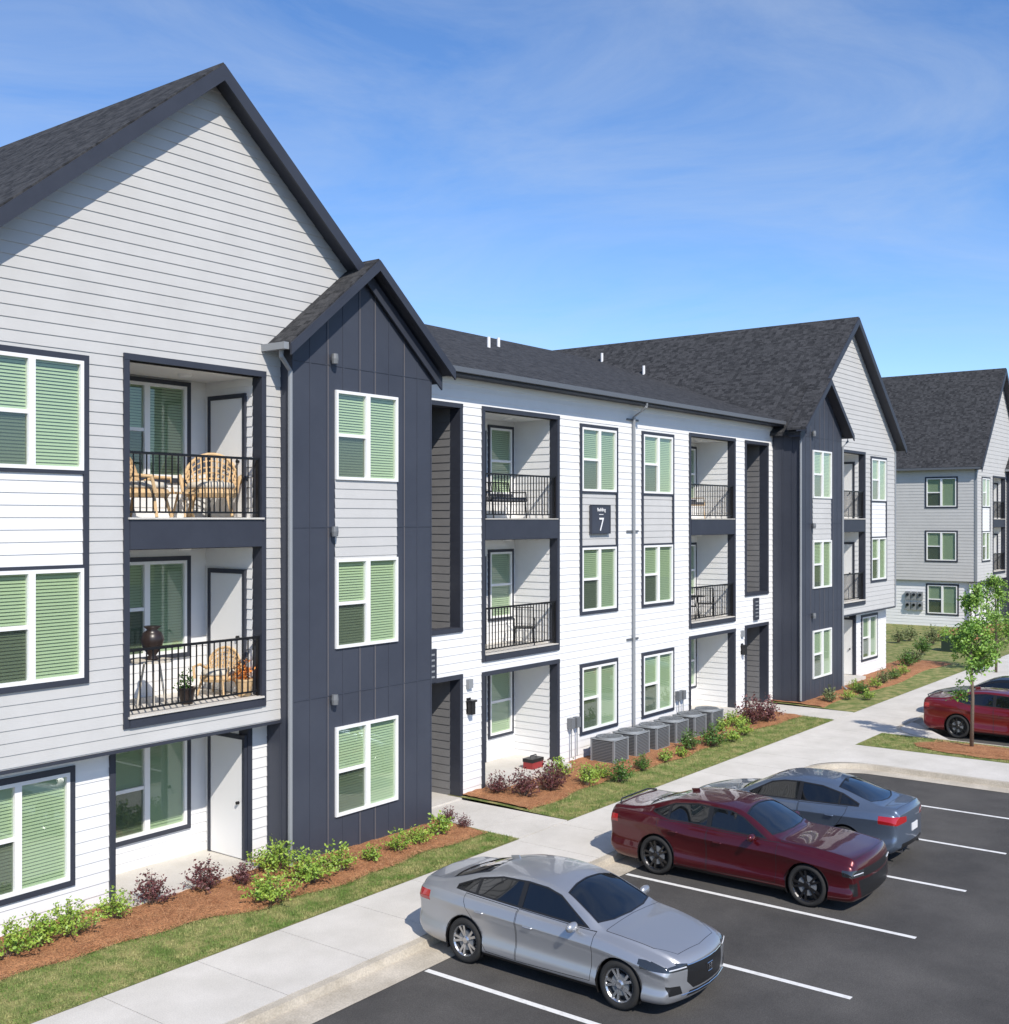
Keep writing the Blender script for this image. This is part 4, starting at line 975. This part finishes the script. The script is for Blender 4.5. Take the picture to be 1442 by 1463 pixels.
A_ = dict(L=4.88, r=.338, rr=.235, wheels=(.93, 3.76), bow=(.22, .12), drl=.672,
 W=[(0,.82),(.03,.85),(.10,.87),(.35,.90),(.93,.92),(2.4,.93),(3.76,.925),(4.4,.90),(4.7,.87),(4.84,.84),(4.88,.80)],
 zb=[(0,.28),(.05,.22),(.25,.19),(.6,.18),(4.3,.19),(4.7,.23),(4.88,.34)],
 zsh=[(0,.655),(.05,.695),(.15,.725),(.4,.775),(.93,.86),(1.4,.915),(2.4,.955),(3.76,1.0),(4.4,1.02),(4.78,.99),(4.88,.93)],
 zr=[(0,.69),(.05,.735),(.15,.785),(.4,.850),(.93,.935),(1.25,.970),(1.6,1.12),(2.0,1.285),(2.35,1.365),(2.8,1.39),(3.3,1.36),(3.7,1.275),(4.1,1.16),(4.4,1.095),(4.78,1.055),(4.88,.97)],
 Wr=[(0,.60),(.1,.63),(.4,.67),(.93,.72),(1.25,.735),(1.6,.70),(2.0,.63),(2.4,.59),(3.3,.585),(3.7,.61),(4.1,.65),(4.5,.69),(4.8,.68),(4.88,.66)],
 zc=[(0,.71),(.04,.76),(.12,.80),(.4,.87),(.93,.955),(1.2,.992),(1.35,1.04),(1.7,1.21),(2.05,1.36),(2.4,1.435),(2.75,1.45),(3.3,1.425),(3.6,1.37),(4.0,1.235),(4.35,1.12),(4.5,1.098),(4.80,1.095),(4.88,1.0)],
 dlo=[(1.47,.962),(2.08,1.275),(2.35,1.33),(2.7,1.35),(3.2,1.33),(3.65,1.24),(4.02,1.10),(4.02,1.045)],
 bp=(2.70,2.79), qp=(3.58,3.63),
 door_f=[(1.40,.30),(2.74,.27),(2.75,1.0),(1.36,.95)], door_r=[(2.75,.27),(3.32,.28),(3.78,.92),(3.80,1.03),(2.76,.99)],
 ws=[(-.70,1.40),(-.4,1.31),(0,1.28),(.4,1.31),(.70,1.40),(.575,2.02),(.3,2.07),(0,2.09),(-.3,2.07),(-.575,2.02)],
 rw=[(-.56,3.52),(0,3.46),(.56,3.52),(.61,4.22),(.3,4.34),(0,4.38),(-.3,4.34),(-.61,4.22)],
 hood=[(-.50,.20),(0,.14),(.50,.20),(.66,.5),(.71,.9),(.73,1.24),(0,1.26),(-.73,1.24),(-.71,.9),(-.66,.5)],
 trunk=[(-.62,4.44),(0,4.47),(.62,4.44),(.60,4.74),(0,4.80),(-.60,4.74)],
 hl=[(.48,.63),(.80,.64),(1.0,.665),(1.0,.78),(.80,.76),(.48,.705)], hl_y=.60, tl=[(.40,.82),(.75,.79),(1.0,.81),(1.0,.95),(.75,.95),(.40,.92)], tl_y=.40,
 grille=[(-.50,.47),(-.38,.36),(.38,.36),(.50,.47),(.48,.68),(-.48,.68)], intake=[[(.58,.33),(.80,.33),(.82,.46),(.62,.44)], [(-.5,.27),(.5,.27),(.45,.34),(-.45,.34)]],
 mir=(1.66,1.0), fin=3.35)
def scaled(sp, k, kw):
    o = dict(sp); o['L'] = sp['L']*k; o['wheels'] = tuple(w*k for w in sp['wheels'])
    for n in ('zb', 'zsh', 'zr', 'zc'): o[n] = [(a*k, b) for a, b in sp[n]]
    for n in ('W', 'Wr'): o[n] = [(a*k, b*kw) for a, b in sp[n]]
    for n in ('dlo', 'door_f', 'door_r'): o[n] = [(a*k, b) for a, b in sp[n]]
    for n in ('ws', 'rw', 'hood', 'trunk'): o[n] = [(a*kw, b*k) for a, b in sp[n]]
    for n in ('hl', 'tl', 'grille'): o[n] = [(a*kw if abs(a) < .99 else a, b) for a, b in sp[n]]
    for n in ('bp', 'qp'): o[n] = tuple(a*k for a in sp[n])
    o['mir'] = (sp['mir'][0]*k, sp['mir'][1]); o['fin'] = sp['fin']*k; return o
B_ = dict(L=5.08, r=.360, rr=.275, wheels=(.93, 3.97), bow=(.11, .06), drl=.67,
 W=[(0,.87),(.02,.90),(.12,.925),(.35,.94),(.93,.96),(1.6,.935),(2.8,.935),(3.3,.94),(3.97,.972),(4.6,.95),(4.9,.935),(5.05,.91),(5.08,.88)],
 zb=[(0,.26),(.05,.21),(.25,.18),(.6,.17),(4.5,.19),(4.9,.22),(5.08,.32)],
 zsh=[(0,.71),(.04,.78),(.12,.82),(.4,.85),(.93,.905),(1.6,.95),(2.5,.965),(3.3,.99),(3.9,1.08),(4.7,1.10),(5.03,1.06),(5.08,1.0)],
 zr=[(0,.75),(.04,.84),(.12,.90),(.4,.94),(.93,.985),(1.5,1.005),(1.85,1.165),(2.15,1.31),(2.4,1.39),(3.1,1.425),(3.6,1.395),(4.05,1.27),(4.4,1.165),(4.6,1.145),(5.0,1.13),(5.08,1.06)],
 Wr=[(0,.75),(.1,.77),(.4,.77),(.93,.77),(1.5,.76),(1.85,.72),(2.2,.66),(2.5,.63),(3.3,.62),(3.8,.645),(4.3,.70),(4.7,.76),(5.0,.78),(5.08,.76)],
 zc=[(0,.77),(.03,.86),(.10,.915),(.4,.955),(.93,1.005),(1.4,1.03),(1.6,1.085),(2.0,1.29),(2.35,1.43),(2.65,1.468),(3.2,1.472),(3.6,1.44),(4.0,1.335),(4.4,1.19),(4.55,1.165),(5.0,1.155),(5.08,1.09)],
 dlo=[(1.72,1.0),(2.24,1.29),(2.50,1.362),(3.2,1.385),(3.68,1.33),(4.10,1.175),(4.10,1.14),(3.7,1.05)],
 bp=(2.86,2.96), qp=(3.72,3.77),
 door_f=[(1.52,.30),(2.90,.27),(2.91,1.01),(1.50,.98)], door_r=[(2.91,.27),(3.50,.28),(3.95,.95),(3.96,1.05),(2.92,1.01)],
 ws=[(-.72,1.66),(-.4,1.58),(0,1.55),(.4,1.58),(.72,1.66),(.62,2.22),(.3,2.27),(0,2.29),(-.3,2.27),(-.62,2.22)],
 rw=[(-.59,3.68),(0,3.62),(.59,3.68),(.65,4.26),(.3,4.38),(0,4.41),(-.3,4.38),(-.65,4.26)],
 hood=[(-.70,.14),(0,.10),(.70,.14),(.74,.5),(.75,.9),(.76,1.48),(0,1.52),(-.76,1.48),(-.75,.9),(-.74,.5)],
 trunk=[(-.71,4.48),(0,4.5),(.71,4.48),(.69,4.94),(0,5.0),(-.69,4.94)],
 hl=[(.55,.615),(.88,.625),(1.0,.635),(1.0,.745),(.88,.74),(.55,.725)], hl_y=.30, tl=[(.02,.87),(.8,.85),(1.0,.87),(1.0,1.0),(.8,1.0),(.02,.98)], tl_y=.24,
 grille=[(-.56,.60),(.56,.60),(.56,.735),(-.56,.735)], intake=[[(-.62,.25),(.62,.25),(.72,.56),(-.72,.56)], [(.74,.30),(.88,.32),(.88,.52),(.76,.53)]],
 mir=(1.95,1.03), fin=3.5)
ZA = -.13; KC = .955
c1, f1 = make_car('silver_sedan', A_, 'silver', 'alloy', 5, (13.32, 9.02, ZA), R(0)); c1.scale = (KC, .905, KC)
tag(c1, 'silver four door sedan parked nearest the camera with its nose to the aisle', 'car', 'parked cars')
em = MB(); em.tube([(-.07, -2.47, .60), (.07, -2.47, .60), (.055, -2.47, .49), (-.055, -2.47, .49)], .008, 6, True).box(-.035, -.022, -2.48, -2.46, .50, .59).box(.022, .035, -2.48, -2.46, .50, .59).box(-.022, .022, -2.48, -2.46, .538, .552)
em.build('emblem', 'chrome', c1)
MB().tube([(x, -2.44+.22*(x/.9)**2-.026*(1-(abs(x)/.82)**2), .69) for x in (-.50, -.4, -.2, 0, .2, .4, .50)], .009, 6).build('chrome_bar', 'chrome', c1)
MB().tube([(x, -2.44+.22*(x/.9)**2-.012, .31) for x in (-.6, -.3, 0, .3, .6)], .007, 5).build('lower_trim', 'chrome', c1)
c2, f2 = make_car('maroon_sedan', B_, 'maroon', 'blackrim', 5, (18.53, 8.74, ZA), R(0)); c2.scale = (KC*.985, KC*.965, KC)
tag(c2, 'dark maroon sports sedan with black wheels parked between the silver and the blue car', 'car', 'parked cars')
MB().tube([(-.70, 2.36, 1.16), (-.5, 2.46, 1.19), (.5, 2.46, 1.19), (.70, 2.36, 1.16)], .016, 6).build('spoiler', 'blackp', c2)
C_ = scaled(A_, .949, .957); C_['r'] = .325
c3, f3 = make_car('blue_sedan', C_, 'bluegrey', 'alloy', 7, (21.35, 8.9, ZA), R(180)); c3.scale = (KC,)*3
tag(c3, 'slate blue compact sedan parked nose to the kerb beyond the maroon car', 'car', 'parked cars')
c4 = copy_tree(c2, None, {M['maroon']: M['redpaint']}); c4.name = 'red_sedan'; c4.location = (34.75, 8.05, ZA); tag(c4, 'bright red sports sedan at the right edge behind the island tree', 'car', 'parked cars')
c5 = copy_tree(c3, None, {M['bluegrey']: M['blackpaint']}); c5.name = 'black_sedan'; c5.location = (37.5, 8.9, ZA); c5.scale = (.97, .97, 1.0); tag(c5, 'black sedan mostly hidden behind the bright red car at the right edge', 'car', 'parked cars')

# ------------------------------------------------------------------ light, sky, camera
el = R(43)
ld = Vector((-.50*math.cos(el), -.866*math.cos(el), math.sin(el))).normalized()
s = bpy.data.lights.new('Sun', 'SUN'); s.energy = 5.0; s.angle = R(.5); s.color = (1, .93, .83)
so = bpy.data.objects.new('Sun', s); COL.objects.link(so); so.rotation_euler = (-ld).to_track_quat('-Z', 'Y').to_euler()
w = bpy.data.worlds.new('World'); bpy.context.scene.world = w; w.use_nodes = True; nt = w.node_tree
bg = nt.nodes['Background']; bg.inputs[1].default_value = .14
sk = nn(nt, 'ShaderNodeTexSky'); sk.sky_type = 'NISHITA'; sk.sun_disc = False; sk.sun_elevation = el; sk.sun_rotation = R(210); sk.air_density = .9; sk.dust_density = .2; sk.ozone_density = 2.6
tc = nn(nt, 'ShaderNodeTexCoord'); mp = nn(nt, 'ShaderNodeMapping'); mp.inputs['Scale'].default_value = (1.2, 1.2, 4.2); mp.inputs['Rotation'].default_value = (.35, .25, .6); mp.inputs['Location'].default_value = (.35, .1, .2)
nt.links.new(tc.outputs['Generated'], mp.inputs[0])
no = nn(nt, 'ShaderNodeTexNoise'); no.inputs['Scale'].default_value = 2.4; no.inputs['Detail'].default_value = 12; no.inputs['Roughness'].default_value = .64; no.inputs['Distortion'].default_value = .9
nt.links.new(mp.outputs[0], no.inputs['Vector'])
mr = nn(nt, 'ShaderNodeMapRange'); mr.inputs[1].default_value = .38; mr.inputs[2].default_value = .82; mr.inputs[3].default_value = 0; mr.inputs[4].default_value = .36
nt.links.new(no.outputs['Fac'], mr.inputs[0])
hs = nn(nt, 'ShaderNodeHueSaturation'); hs.inputs['Saturation'].default_value = 1.15; hs.inputs['Value'].default_value = 1.32
nt.links.new(sk.outputs[0], hs.inputs['Color'])
tint = nn(nt, 'ShaderNodeVectorMath', operation='MULTIPLY'); tint.inputs[1].default_value = (.84, .88, 1.0)
nt.links.new(hs.outputs[0], tint.inputs[0])
mx = nn(nt, 'ShaderNodeMix', data_type='RGBA'); nt.links.new(mr.outputs[0], mx.inputs[0]); nt.links.new(tint.outputs[0], mx.inputs[6]); mx.inputs[7].default_value = (4.7, 5.3, 6.0, 1)
nt.links.new(mx.outputs[2], bg.inputs[0])
cam = bpy.data.cameras.new('Camera'); co = bpy.data.objects.new('Camera', cam); COL.objects.link(co)
cam.sensor_fit = 'VERTICAL'; cam.sensor_height = 36; cam.lens = 36*F/1463; cam.shift_y = 10.5/1463; cam.clip_end = 3000
co.location = (0, 0, HC)
vd = Vector((cs, sn, 0)); co.rotation_euler = vd.to_track_quat('-Z', 'Y').to_euler()
bpy.context.scene.camera = co
sc = bpy.context.scene; sc.view_settings.view_transform = 'Standard'; sc.view_settings.look = 'None'; sc.view_settings.exposure = 0
